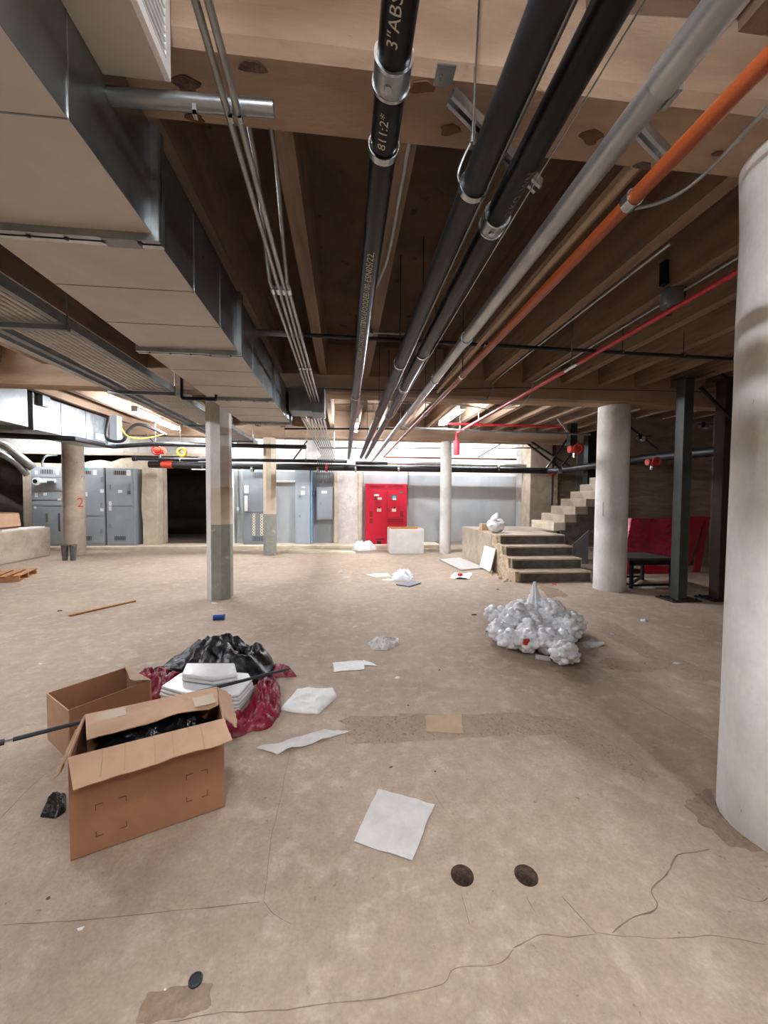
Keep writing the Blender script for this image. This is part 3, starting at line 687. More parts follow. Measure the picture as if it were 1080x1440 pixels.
for px in (254, 430, 470):
    q = oy(px, 647, 9.9); h = MB().band(q, (1, 0, 0), .043, .014, .006, 18).build('hanger_ring', 'steel', t); MB().tube([q+Vector((0, 0, .04)), (q.x, q.y, ZJ)], .006, 8).build('hanger_rod', 'steel', h)
t = thing('header_pipe', (1, 11.4, 2.4), 'thick black pipe crossing the whole far wall and bending toward the stairs', 'pipe')
YH = 11.35
pth = [oy(210, 653, YH), oy(440, 657, YH), oy(770, 662, YH)]; pth += [oy(783, 662, 11.0), oz(800, 660, pth[-1].z), oz(905, 645, pth[-1].z+.03), oz(1030, 632, pth[-1].z+.06)]
MB().tube(pth, [.095]*len(pth), 20).build('pipe_run', 'black_iron', t, smooth='angle')
for px in (355, 447, 500, 560, 700):
    q = oy(px, 659, YH); h = MB().band(q, (1, 0, 0), .097, .03, .008, 20).build('hanger_ring', 'steel', t); MB().tube([q+Vector((0, 0, .1)), (q.x, q.y, ZJ)], .008, 8).build('hanger_rod', 'steel', h)
q = oy(786, 661, 10.9); c = MB().band(q, (1, -.1, 0), .1, .06, .02, 20).build('coupling', 'steel', t)
q = oy(777, 663, 11.2); MB().band(q, (1, 0, 0), .1, .07, .02, 20).build('red_coupling', 'red_pipe', t)
q = oy(459, 658, YH); MB().band(q, (1, 0, 0), .098, .03, .012, 20).build('red_band', 'red_pipe', t)
single('cross_pipe', [oy(500, 651, 11.0), oy(545, 651.5, 11.0)], .05, 'black_iron', 'short black stub where the overhead pipes meet the far header', 'pipe', 14)
single('cross_pipe', [oy(540, 651, 11.9), oy(741, 655, 11.9)], .055, 'conduit', 'grey pipe just above the thick black header', 'pipe', 12)
single('cross_pipe', [oy(565, 601, 8.1), oy(700, 607, 8.1), oy(830, 611, 8.1)], .022, 'galv', 'thin bright pipe under the light fixture near the slim column', 'pipe', 10)
single('cross_pipe', [oy(400, 603, 8.3), oy(565, 603, 8.3)], .02, 'black_iron', 'thin black pipe crossing behind the overhead pipes', 'pipe', 10)
single('cross_pipe', [oy(450, 630, 11.2), oy(760, 630, 11.2)], .016, 'black_iron', 'thin dark conduit in front of the white blockwork', 'conduit', 8)
# seismic braces
for i, (a, b, Y, r, m, lab) in enumerate([
    ((672, 643), (708, 622), 10.9, .02, 'black_steel', 'black diagonal brace right of the slim round column'),
    ((742, 624), (787, 658), 10.6, .028, 'black_steel', 'lower black diagonal brace left of the stair pier'),
    ((748, 622), (800, 655), 10.3, .028, 'black_steel', 'upper black diagonal brace left of the stair pier'),
    ((769, 658), (803, 610), 9.9, .026, 'black_steel', 'black brace rising to the red valve'),
    ((790, 655), (812, 628), 9.4, .024, 'black_steel', 'short black brace under the red valve'),
    ((776, 578), (802, 612), 8.6, .02, 'conduit', 'grey slanting conduit beside the black hanging post'),
    ((410, 650), (432, 620), 10.9, .022, 'black_steel', 'black diagonal brace above the blue wall panels'),
    ((885, 600), (925, 632), 8.0, .02, 'black_steel', 'dark diagonal brace behind the round column by the steps'),
    ((205, 610), (222, 628), 9.6, .016, 'black_steel', 'small dark brace left of the eight-sided column'),
    ((1000, 515), (1040, 548), 5.3, .022, 'black_steel', 'upper dark brace on the rusty post'),
    ((985, 545), (1040, 600), 5.25, .022, 'black_steel', 'lower dark brace on the rusty post')]):
    MB().bar(oy(*a, Y), oy(*b, Y), r*1.6, r*1.6).build('brace', m, label=lab, cat='brace')
# black hanging post with valve
p = oy(805, 580, 9.0); p2 = oy(805, 630, 9.0)
MB().box((p2.x-.09, 8.95, p2.z), (p2.x+.09, 9.1, ZJ)).build('hanging_post', 'black_steel', label='black steel post hanging above the red valve', cat='post')
def valve(px, py, Y, s, lab):
    q = oy(px, py, Y); t = thing('valve', q, lab, 'valve')
    MB().tube([q+Vector((-s, 0, 0)), q+Vector((s, 0, 0))], s*.6, 14).build('valve_body', 'orange_red', t, smooth='angle')
    MB().torus(q+Vector((0, -s, 0)), (0, 1, .2), s*.8, s*.14).build('hand_wheel', 'red_pipe', t, smooth=True)
    MB().tube([q, q+Vector((0, 0, -s*1.4))], s*.3, 10).build('stem', 'steel', t, smooth='angle'); return t
valve(808, 632, 8.9, .14, 'red valve below the black hanging post'); valve(917, 650, 7.35, .11, 'red valve under the dark pipe by the green post')
valve(224, 634, 9.95, .13, 'red hand valve in front of the dark passage')
single('pipe_cap', [oy(228, 653, 10.0), oy(243, 653.5, 10.0)], .095, 'orange_red', 'orange capped pipe end in front of the dark passage', 'pipe', 16)
single('cross_pipe', [oy(243, 653.5, 10.0), oy(284, 655, 10.0)], .08, 'black_iron', 'black pipe stub behind the orange cap', 'pipe', 16)
for i, (px, py, Y) in enumerate(((904, 617, 7.3), (992, 600, 7.2))):
    q = oy(px, py, Y); t = thing('spot_fitting', q, ['small steel fitting hanging right of the round column', 'small steel fitting hanging between the two posts'][i], 'fitting')
    MB().lathe((q.x, q.y, q.z-.06), [(.03, 0), (.06, .03), (.05, .1)], 14).build('lamp_head', 'steel', t, smooth='angle'); MB().bar(q+Vector((-.18, 0, .05)), q+Vector((.18, 0, .05)), .02, .02).build('arm', 'black_steel', t)
    MB().box(q+Vector((-.12, -.03, -.02)), q+Vector((-.04, .03, .09))).build('clamp', 'black_steel', t)

# ---- red sprinkler line, right
ZQ = 3.04
def xl(px, py): return (oz(px, py, ZQ))
XQ = oz(902, 460, ZQ).x
t = thing('sprinkler_line', (XQ, 5, ZQ), 'red sprinkler pipe running back under the joists at right', 'pipe')
MB().tube([(XQ, 1.8, ZQ), (XQ, 4.05, ZQ)], .021, 14).build('pipe_run', 'red_pipe', t, smooth='angle')
MB().tube([(XQ, 4.05, ZQ), (XQ, 4.3, ZQ)], .022, 14).build('bare_fitting', 'steel', t, smooth='angle')
MB().tube([(XQ, 4.3, ZQ), (XQ, 8.55, ZQ), (XQ, 8.65, ZQ-.08), (XQ, 8.65, 2.62)], .027, 14).build('pipe_run', 'red_pipe', t, smooth='angle')
MB().tube([(XQ, 8.65, 2.86), (XQ, 8.65, 2.55)], .075, 16).build('riser', 'red_pipe', t, smooth='angle')
for y in (4.17, 7.2, 8.4): MB().tube([(XQ, y, ZQ), (XQ, y, ZS)], .006, 8).build('hanger_rod', 'steel', t)
single('sprinkler_line', [(XQ-.3, 8.4, 3.2), (XQ+2.4, 8.4, 3.2)], .025, 'red_pipe', 'red branch pipe across the far joists', 'pipe')
q = oy(657, 656, 9.3)
qa = oz(935, 428, 3.34)
single('conduit', smoothpath([(qa.x, 2.6, 3.36), (qa.x, 5.5, 3.36), (qa.x-.02, 5.75, 3.3), (qa.x-.08, 5.88, 3.09), (qa.x-.25, 6.4, 3.08), (qa.x-.25, 8.2, 3.1)], 5), .011, 'conduit', 'thin pale conduit above the red sprinkler pipe', 'conduit')
qa = oz(700, 534, 3.36)
single('conduit', smoothpath([(qa.x, 2.6, 3.385), (qa.x, 5.6, 3.385), (qa.x-.03, 5.86, 3.25), (qa.x-.12, 5.9, 3.1), (qa.x-.3, 5.95, 3.09), (qa.x-.6, 6.4, 3.09)], 5), .011, 'conduit', 'thin pale conduit bending down over the middle beam', 'conduit')
single('cable', [oy(390, 545, 5.90), oy(560, 549, 5.90), oy(720, 545, 5.90), oy(1030, 552, 5.90)], .006, 'black_steel', 'thin dark cable along the face of the middle beam', 'cable', 6)
single('cable', smoothpath([oy(470, 569, 6.3), oy(600, 567, 6.3), oy(660, 571, 6.3), oy(690, 576, 6.3), oy(730, 572, 6.3)]), .008, 'conduit', 'pale cable sagging below the middle beam', 'cable', 6)
# bell-shaped old fitting between the joists
q = oz(945, 405, 3.42)
t = thing('bell_fitting', q, 'grey bell-shaped fitting hanging between joists at right', 'fitting')
MB().lathe((q.x, q.y, q.z-.16), [(.085, 0), (.09, .04), (.08, .13), (.04, .19), (.02, .2)], 20).build('bell', 'galv_box', t, smooth='angle')
MB().box(q+Vector((-.1, -.03, .02)), q+Vector((-.04, .03, .22))).build('bracket', 'black_steel', t)
MB().tube(smoothpath([q+Vector((0, 0, .04)), q+Vector((.06, 0, .1)), q+Vector((.13, 0, .03)), q+Vector((.12, 0, -.1))]), .006, 8).build('cord', 'black_steel', t)
MB().tube([q+Vector((-.02, 0, -.16)), q+Vector((-.02, 0, -.24))], .02, 10).build('nipple', 'steel', t)

# ================================================================== LIGHT FIXTURES (the place's own lamps and one added)
def fixture(x, y, z, L, along, label, tubes=2, group='fluorescent strip lights'):
    t = thing('strip_light', (x, y, z), label, 'light fixture', group)
    d = Vector((0, 1, 0)) if along == 'Y' else Vector((1, 0, 0)); s_ = Vector((1, 0, 0)) if along == 'Y' else Vector((0, 1, 0))
    c = Vector((x, y, z)); MB().obox(c+Vector((0, 0, .075)), d*L/2, s_*.06, Vector((0, 0, .028))).build('housing', 'fixture', t, bevel=.006)
    for k in range(tubes):
        o = s_*((k-(tubes-1)/2)*.075); MB().tube([c+o-d*(L/2-.03), c+o+d*(L/2-.03)], .019, 10).build('lamp_tube', 'tube', t, smooth='angle')
    for e in (-1, 1):
        MB().obox(c+d*e*(L/2-.015)+Vector((0, 0, .025)), d*.012, s_*.055, Vector((0, 0, .035))).build('lamp_holder', 'fixture', t)
        MB().tube([c+d*e*L*.35+Vector((0, 0, .1)), c+d*e*L*.35+Vector((0, 0, ZS-z))], .004, 6).build('hanger_rod', 'steel', t)
fixture(2.19, 7.85, 3.22, 1.6, 'Y', 'lit strip light below the joists between the middle and far beams')
fixture(.26, 9.25, 3.22, 1.2, 'Y', 'lit strip light behind the printed black pipe')
fixture(-4.05, 8.45, 3.2, .95, 'Y', 'nearer of two lit strip lights at the left'); fixture(-4.10, 9.5, 3.2, .95, 'Y', 'farther of two lit strip lights at the left')
for x, lab in ((-8.2, 'strip light over the grey cabinets, hidden by the far beam'), (-3.0, 'strip light over the grey wall panels, hidden by the far beam'), (1.3, 'strip light over the red cabinet, hidden by the far beam'), (4.3, 'strip light over the grey far wall, hidden by the far beam')):
    fixture(x, 11.45, 3.30, 1.9, 'X', lab, 1)
for x, y, lab in ((-.25, -.3, 'strip light overhead just behind the camera'), (-3.2, -.8, 'strip light overhead to the left behind the camera'), (1.75, -1.2, 'added unseen strip light overhead to the right behind the camera')):
    fixture(x, y, 3.30, 1.2, 'Y', lab, 1 if x < -1 else 2)  # the right one is an unseen lamp added to brighten the near column
fixture(-4.7, 4.2, 3.30, 1.5, 'Y', 'strip light over the left side of the middle bay, past the left edge')
# yellow cord and small boxes by the left light
single('cord', smoothpath([oy(165, 588, 8.8), oy(172, 604, 8.8), oy(181, 614, 8.8), oy(200, 617, 8.8), oy(222, 613, 8.8), oy(232, 610, 8.8)]), .012, 'yellow_cord', 'yellow cord hanging near the left strip lights', 'cord', 8)
single('cord', smoothpath([oy(153, 588, 9.0), oy(150, 616, 9.0), oy(172, 620, 9.0), oy(182, 604, 9.0), oy(198, 597, 9.0), oy(235, 612, 9.0)]), .035, 'black_iron', 'thick black bent pipe near the left strip lights', 'pipe', 10)
MB().box(oy(154, 584, 9.3), oy(172, 622, 9.5)).build('junction_box', 'cab_grey', label='grey electrical box beside the left strip lights', cat='electrical box')
MB().torus(oy(152, 0, 9.9)*0+oy(256, 636, 9.6), (0, 1, 0), .09, .035).build('hose_coil', 'yellow_cord', label='small yellow coil hanging left of the eight-sided column', cat='hose', smooth=True)

# ================================================================== BACK OF THE ROOM
def fp(px, py, Y): q = oy(px, py, Y); return q
def plate(par, name, px0, py0, px1, py1, Y, th, m, bevel=0):
    a, b = oy(px0, py0, Y), oy(px1, py1, Y)
    return MB().box((a.x, Y-th, a.z), (b.x, Y, b.z)).build(name, m, par, bevel=bevel)
def louvres(par, name, px0, py0, px1, py1, Y, m_back, m_slat, k, vert=False):
    v = plate(par, name, px0, py0, px1, py1, Y, .004, m_back); a, b = oy(px0, py0, Y), oy(px1, py1, Y)
    for i in range(k):
        if vert: x = a.x+(b.x-a.x)*(i+.5)/k; MB().box((x-.006, Y-.014, b.z), (x+.006, Y-.004, a.z)).build('slat', m_slat, v)
        else: z = a.z+(b.z-a.z)*(i+.5)/k; MB().box((a.x, Y-.014, z-.006), (b.x, Y-.004, z+.006)).build('slat', m_slat, v)
    return v
YC = 12.0
def cabinet(name, label, px0, px1, ptop, pbot, Y, depth, m, z0=.1, bev=.01):
    a, b = oy(px0, ptop, Y), oy(px1, pbot, Y); t = thing(name, ((a.x+b.x)/2, Y+depth/2, z0), label, 'cabinet')
    MB().box((a.x, Y, z0), (b.x, Y+depth, a.z)).build('body', m, t, bevel=bev); return t
# three grey switchgear units
t = cabinet('switchgear_cabinet', 'grey switchgear cabinet with a protruding meter, left of the numbered column', 43, 99, 656, 768, YC, .5, 'cab_grey')
for r in ((45, 660, 88, 671), (45, 672, 88, 690), (45, 692, 88, 703), (45, 705, 98, 711)): plate(t, 'panel', *r, YC-.001, .012, 'cab_grey', .004)
plate(t, 'door', 46, 713, 97, 764, YC-.001, .014, 'cab_grey', .005)
louvres(t, 'vent', 57, 660, 74, 666, YC-.014, 'vent', 'cab_dark', 5, True)
for r in ((49, 662, 53, 667), (79, 659, 83, 668), (49, 693, 53, 699), (61, 693, 66, 697), (81, 701, 86, 704), (48, 712, 51, 715)): plate(t, 'label_plate', *r, YC-.013, .006, 'sheet_white')
q = oy(54, 677, YC-.02); MB().tube([q, q+Vector((0, -.09, 0))], .11, 18).build('meter', 'white_paint', t, smooth='angle'); MB().tube([q+Vector((-.02, -.088, 0)), q+Vector((-.02, -.1, 0))], .06, 16).build('meter_glass', 'screen', t)
plate(t, 'bracket', 58, 674, 79, 679, YC-.01, .09, 'white_paint'); plate(t, 'slot', 66, 676, 76, 679, YC-.1, .004, 'vent')
plate(t, 'handle', 82, 722, 85, 747, YC-.014, .02, 'vent'); plate(t, 'lock', 65, 722, 68, 734, YC-.014, .02, 'steel')
t = cabinet('switchgear_cabinet', 'grey switchgear cabinet partly hidden behind the numbered column', 99.5, 148, 657, 766, YC, .5, 'cab_grey')
plate(t, 'door', 101, 662, 147, 725, YC-.001, .014, 'cab_grey', .005); plate(t, 'door', 101, 728, 147, 763, YC-.001, .014, 'cab_grey', .005)
plate(t, 'teal_strip', 114, 657.5, 124, 661, YC-.001, .01, 'teal'); louvres(t, 'vent', 116, 662, 128, 667, YC-.014, 'vent_brown', 'cab_dark', 4, True); louvres(t, 'vent', 112, 754, 129, 760, YC-.014, 'vent', 'cab_dark', 5, True)
for r in ((131, 661, 136, 668), (117, 692, 123, 698), (141, 688, 146, 693), (141, 715, 146, 719)): plate(t, 'label_plate', *r, YC-.014, .005, 'sheet_white')
for r in ((142, 671, 144, 678), (142, 707, 144, 712), (142, 744, 144, 750)): plate(t, 'handle', *r, YC-.014, .03, 'cab_dark')
t = cabinet('switchgear_cabinet', 'grey switchgear cabinet at the right end, beside the pale pier', 148.5, 190, 658, 766, YC, .55, 'cab_grey')
plate(t, 'door', 152, 661, 186, 711, YC-.001, .014, 'cab_grey', .005); plate(t, 'door', 152, 713, 186, 764, YC-.001, .014, 'cab_grey', .005)
louvres(t, 'vent', 160, 662, 177, 668, YC-.014, 'vent_brown', 'cab_dark', 6, True); louvres(t, 'vent', 161, 754, 177, 760, YC-.014, 'vent', 'cab_dark', 6, True)
for r in ((178, 661, 184, 669), (166, 689, 172, 693), (153, 705, 157, 711), (153, 712, 157, 718)): plate(t, 'label_plate', *r, YC-.014, .005, 'sheet_white')
for r in ((154, 681, 156, 688), (181, 680, 183, 688), (154, 736, 156, 743)): plate(t, 'handle', *r, YC-.014, .03, 'cab_dark')
plate(t, 'latch', 180, 690, 184, 695, YC-.014, .04, 'steel')
# pale pipes left of the cabinets
single('duct_pipe', smoothpath([oy(-10, 622, 11.4), oy(10, 628, 11.4), oy(28, 643, 11.4), oy(46, 658, 11.6)]), .11, 'galv', 'shiny round pipe curving down to the grey cabinets', 'pipe', 16)
single('duct_pipe', smoothpath([oy(-10, 634, 11.2), oy(5, 640, 11.2), oy(24, 652, 11.4), oy(38, 668, 11.6)]), .08, 'galv', 'lower shiny pipe at the left edge curving to the cabinets', 'pipe', 16)
single('conduit', smoothpath([oy(60, 657, 12.2), oy(60, 648, 12.2), oy(66, 641, 12.2), oy(80, 640, 12.4)]), .03, 'steel', 'small bent conduit on top of the left grey cabinet', 'conduit', 10)
MB().lathe((-10.6, 11.2, 0), [(.35, 0), (.34, 2.75)], 24).build('concrete_column', 'concrete', label='round pale column at the left edge behind the platform', cat='column', smooth='angle')

# grey panel with disc strips
YP = 12.12
t = cabinet('distribution_panel', 'tall grey panel with vertical rows of pale discs', 341, 371, 659, 763, YP, .33, 'cab_dark')
plate(t, 'door', 349, 662, 371, 720, YP-.001, .012, 'cab_dark', .004); plate(t, 'door', 343, 721, 371, 762, YP-.001, .010, 'cab_dark', .004)
louvres(t, 'vent', 356, 664, 370, 672, YP-.013, 'vent', 'cab_grey', 5, True); louvres(t, 'vent', 355, 754, 370, 761, YP-.011, 'vent', 'cab_grey', 6, True)
for r in ((344, 683, 350, 694), (344, 697, 349, 719)): plate(t, 'white_rail', *r, YP-.003, .05, 'white_paint', .01)
for px in (357, 368):
    for i in range(8):
        q = oy(px, 724+i*3.9, YP-.013); MB().torus(q, (0, 1, 0), .033, .012, 12, 6).build('disc', 'cream', t)
mb = MB(); mb.box(oy(333, 713, 12.3), oy(338, 718, 12.46)); mb.build('outlet_box', 'white_paint', label='small white outlet box left of the disc panel', cat='electrical box')
single('conduit', [oy(335.5, 713, 12.4), oy(335, 658, 12.4)], .02, 'conduit', 'vertical conduit rising from the white outlet box', 'conduit')
t = thing('wall_frame', (oy(326, 760, 12.2).x, 12.3, .1), 'pale upright frame at the right edge of the dark passage', 'frame')
for px in (323, 328): q = oy(px, 760, 12.3); MB().box((q.x-.03, 12.28, .1), (q.x+.03, 12.46, 2.4)).build('upright', 'white_paint', t)
# blue-grey tall panel and wall panel
t = cabinet('electrical_panel', 'tall pale blue electrical panel with a blue right edge', 415, 436.5, 661, 763, YP, .34, 'cab_blue')
plate(t, 'door', 417, 664, 435, 761, YP-.001, .012, 'cab_blue', .004)
a = oy(437, 661, YP); MB().box((a.x+.001, YP-.005, .14), (a.x+.04, YP+.3, a.z)).build('blue_edge', 'cab_edge', t)
for r in ((420.5, 696, 422.5, 700), (420.5, 724, 422.5, 728)): plate(t, 'latch', *r, YP-.013, .03, 'cab_dark')
plate(t, 'label_plate', 423, 690, 429, 696, YP-.013, .004, 'sheet_white'); plate(t, 'label_plate', 424, 684, 429, 686, YP-.013, .004, 'sheet_white')
YW = 12.25
t = thing('wall_panel', oy(456, 731, YW), 'grey wall-hung electrical panel fed by the row of conduits', 'electrical panel')
a, b = oy(445, 685, YW), oy(468, 731, YW); MB().box((a.x, YW, b.z), (b.x, YB-.031, a.z)).build('body', 'cab_grey', t, bevel=.01)
plate(t, 'door', 447, 688, 466.5, 729, YW-.001, .012, 'cab_grey', .004); plate(t, 'label_plate', 452, 690, 460, 694, YW-.013, .004, 'sheet_white'); plate(t, 'latch', 450, 706, 452, 710, YW-.013, .025, 'cab_dark')
plate(t, 'conduit_strap', 445, 665, 468, 668, YW+.05, .02, 'galv_box')
mb = MB(); mb.box(oy(440, 690, YW), oy(444, 697, YB-.05)); mb.build('junction_box', 'vent', label='small dark box between the blue panel and the wall panel', cat='electrical box')
single('conduit', [oy(383, 677, 12.4), oy(415, 677.5, 12.4)], .035, 'white_paint', 'white pipe between the tan column and the blue panel', 'pipe', 12)
# red cabinet
t = cabinet('fire_pump_controller', 'bright red two-door control cabinet against the far wall', 514.5, 572, 680, 766, 11.95, .45, 'red_cab')
YR = 11.949
dl = plate(t, 'door', 517, 690, 543, 758, YR, .012, 'red_cab', .005); dr = plate(t, 'door', 545, 690, 569.5, 758, YR, .012, 'red_cab', .005)
louvres(t, 'top_vent', 520, 682, 541, 685.5, YR, 'red_vent', 'red_cab', 2); louvres(t, 'top_vent', 546, 682, 567.5, 685.5, YR, 'red_vent', 'red_cab', 2)
YR2 = YR-.012
louvres(dr, 'vent', 545.5, 728, 567, 736, YR2, 'red_vent', 'red_cab', 3)
for r, d_ in (((519.5, 719, 524, 727), dl), ((519.5, 729, 524, 736), dl), ((563, 719, 567, 727), dr)): plate(d_, 'side_vent', *r, YR2, .003, 'red_vent')
for r, d_, m in (((526, 695, 533, 697.5), dl, 'white_paint'), ((526.5, 698, 530.5, 703), dl, 'red_vent'), ((531, 699.5, 537, 702.5), dl, 'sheet_grey'), ((528, 706, 536, 707), dl, 'red_vent'),
                 ((530, 715, 536, 719.5), dl, 'cream'), ((551, 715, 557, 719.5), dr, 'cream'), ((550.5, 696, 558, 703.5), dr, 'vent'), ((562, 691, 567, 694), dr, 'vent'), ((548, 708, 561, 714), dr, 'red_cab'), ((544.5, 715, 546.5, 719), dr, 'red_vent')):
    pl = plate(d_, 'control_plate' if m != 'vent' else 'display', *r, YR2, .01, m)
plate(dr, 'display_screen', 552, 697.5, 557, 700, YR2-.01, .003, 'teal'); plate(dr, 'display_label', 552, 700.5, 557, 703, YR2-.01, .003, 'sheet_white')
for px in (533, 554):
    q = oy(px, 714, YR2-.015); MB().tube([q+Vector((0, .01, 0)), q+Vector((0, -.03, 0))], .03, 12).build('selector_knob', 'black_steel', t)
plate(t, 'bottom_vent', 528, 757, 540, 759.5, YR2+.01, .014, 'red_vent'); a = oy(530, 762, 11.94)
plate(t, 'foot_gap', 530, 761, 536, 765, YR+.002, .004, 'black_steel')
for px in (510.5, 574): single('conduit', [oy(px, 712, 12.42), oy(px, 664, 12.42)], .02, 'conduit', 'thin conduit on the wall %s the red cabinet' % ('left of' if px < 540 else 'right of'), 'conduit')
# white open box in front of the red cabinet
a, b = oz(549, 779), oz(595, 778); Yw = a.y; ht = oy(549, 744, Yw).z
t = thing('open_box', ((a.x+b.x)/2, Yw+.2, 0), 'low white open box with a yellowish inside, in front of the red cabinet', 'box')
for n_, p0, p1 in (('front_panel', (a.x, Yw, 0), (b.x, Yw+.025, ht)), ('back_panel', (a.x, Yw+.80, 0), (b.x, Yw+.825, ht)), ('side_panel', (a.x, Yw+.025, 0), (a.x+.025, Yw+.80, ht)), ('side_panel', (b.x-.025, Yw+.025, 0), (b.x, Yw+.80, ht))):
    MB().box(p0, p1).build(n_, 'white_paint', t, bevel=.008)
MB().box((a.x+.026, Yw+.78, .01), (b.x-.026, Yw+.799, ht-.004)).build('lining', 'yellow_in', t); MB().box((a.x+.026, Yw+.026, .01), (b.x-.026, Yw+.779, ht*.9)).build('filling', 'yellow_in', t)
# things around its foot
q = [(.22, 11.4), (.3, 11.56), (.55, 11.66), (.8, 11.6), (.98, 11.4), (.75, 11.2), (.4, 11.22)]
heap(q, .32, 11, ridge=.5, sc=5).build('plastic_bag', 'bag_white', label='crumpled white plastic bag at the foot of the red cabinet', cat='bag', smooth=True)
q = [oz(*p) for p in ((405, 777), (500, 780), (496, 777), (410, 774))]
MB().prism([Vector((p.x, p.y, .001)) for p in q], (0, 0, .06)).build('foam_board', 'cream', label='long pale board lying along the curb', cat='board')

# ---- landing and stairs
sx0, sx1 = 3.14, 4.62
st = thing('landing', (3.9, 8.5, 0), 'raised concrete landing with four steps down toward the camera', 'stairs')
mb = MB(); mb.prism([(sx0, 7.97, 0), (4.62, 7.97, 0), (4.62, 8.74, 0), (4.98, 8.74, 0), (4.98, 10.0, 0), (sx0, 10.0, 0)], (0, 0, .80)); mb.build('landing_block', 'concrete_tan', st, bevel=.015)
mb = MB(); prof = [(6.78, 0), (6.80, .2), (7.08, .22), (7.12, .4), (7.36, .43), (7.42, .6), (7.66, .63), (7.72, .78), (7.99, .79), (7.99, 0)]
vs = [(sx0+.01+.02*fbm((y, z, 0), 6, 2), y, z) for y, z in prof]; mb.prism(vs, (.07, 0, 0)); mb.build('broken_side', 'broken', st)
for i in range(4):
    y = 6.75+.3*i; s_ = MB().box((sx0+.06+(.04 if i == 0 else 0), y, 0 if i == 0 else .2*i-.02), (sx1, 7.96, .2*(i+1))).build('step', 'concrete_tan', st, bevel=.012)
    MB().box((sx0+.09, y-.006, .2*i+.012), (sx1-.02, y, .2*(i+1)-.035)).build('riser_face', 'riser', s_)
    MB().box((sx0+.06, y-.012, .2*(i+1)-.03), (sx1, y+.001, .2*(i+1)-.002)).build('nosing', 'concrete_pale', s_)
# rubble along the broken side
for i in range(14):
    y = 6.75+random.random()*1.6; x = sx0-.04-random.random()*.16; r = .015+random.random()*.03
    bmx = bmesh.new(); bmesh.ops.create_icosphere(bmx, subdivisions=1, radius=r); mb = MB()
    mb.add([v.co*(1+.5*noise.noise(v.co*40+Vector((i, 0, 0))))+Vector((x, y, r*.7)) for v in bmx.verts], [tuple(v.index for v in f.verts) for f in bmx.faces]); bmx.free()
    mb.build('rubble_piece', 'broken', label='small piece of rubble beside the broken stair side', cat='rubble', group='rubble beside the steps')
up = thing('stair_flight', (5.6, 9.3, .8), 'upper concrete stair flight rising to the right behind the round column', 'stairs')
for i in range(8):
    x = 5.0+.27*i; MB().box((x, 8.75, .80+.19*i-.02), (x+.6, 9.85, .80+.19*(i+1))).build('step', 'concrete_tan' if i else 'concrete_pale', up, bevel=.012)
mb = MB(); poly = [(4.85, .4), (5.2, .8)]
pts = [(5.16, .80)]
for i in range(8): pts += [(5.28+.27*i, .80+.19*i), (5.28+.27*i, .80+.19*(i+1))]
pts += [(7.58, 2.32), (7.58, 1.95), (5.58, .56), (5.16, .56)]
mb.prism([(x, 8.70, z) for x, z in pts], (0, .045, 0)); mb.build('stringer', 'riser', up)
MB().box((5.0, 8.76, 0), (5.4, 9.85, .56)).build('support_block', 'concrete_tan', up)
q = [oy(803, 768, 8.6), oy(828, 746, 8.6)]; q = q+[Vector((q[1].x, 8.6, 0)), Vector((q[0].x, 8.6, 0))]; MB().prism(q, (0, .02, 0)).build('board', 'board_grey', label='grey slant-topped board standing under the upper flight', cat='board')
# grey hanging sheet and dark column by the stair wall
a, b = oy(815, 636, 11.6), oy(830, 700, 11.6)
mb = MB(); mb.prism([(a.x, 11.72, a.z), (b.x+.3, 11.72, a.z), (b.x+.3, 11.72, b.z+.2), (b.x, 11.72, b.z-.25), (a.x, 11.72, b.z+.25)], (0, .029, 0)); mb.build('hanging_sheet', 'board_grey', label='grey sheet hanging on the stair wall behind the round column', cat='sheet')
MB().box(oy(829, 560, 10.1), oy(850, 690, 10.3)).build('steel_post', 'black_steel', label='dark steel post just left of the round column', cat='post')
# things on the landing
def lump(c, r, seed, sq=(1, 1, 1), bumps=.22, sc=7, sub=4, fine=.05, cell=True):
    bmx = bmesh.new(); bmesh.ops.create_icosphere(bmx, subdivisions=sub, radius=1); mb = MB(); vs = []
    for v in bmx.verts:
        d = v.co.normalized(); w_ = d*r
        k = 1
        if cell:
            dist = noise.voronoi(d*(sc*.35)+Vector((seed*3.7, seed, 0)))[0][0]; k += bumps*(.55-dist*dist*1.6)
        k += fine*fbm(d, sc*.8, seed)
        p = Vector((w_.x*sq[0]*k, w_.y*sq[1]*k, w_.z*sq[2]*k)); vs.append(p)
    fs = [tuple(v.index for v in f.verts) for f in bmx.faces]; bmx.free()
    zm = min(p.z for p in vs); mb.add([Vector(c)+Vector((p.x, p.y, p.z-zm*1.0)) for p in vs], fs); return mb
q = oz(700, 750, .8); t = thing('plastic_bag', q, 'white knotted plastic bag standing on the landing', 'bag')
mb = lump((q.x, q.y+.1, .801), .19, 21, (1, .8, .85), .15, 6, 4, .12)
mb.v = [Vector((p.x, p.y, p.z if p.z < 1.02 else 1.02+(p.z-1.02)*1.0)) for p in mb.v]; mb.build('bag_body', 'bag_white', t, smooth=True)
MB().tube([(q.x-.02, q.y+.1, 1.06), (q.x-.01, q.y+.1, 1.16), (q.x+.03, q.y+.1, 1.24)], [.13, .07, .02], 9).build('bag_neck', 'bag_white', t, smooth=True)
a, b = oy(678, 748, 8.7), oy(689, 737, 8.9); MB().box((a.x, 8.7, .801), (b.x, 8.9, .95)).build('cardboard_box', 'card_tan', label='small brown cardboard box behind the bag on the landing', cat='box', bevel=.004)
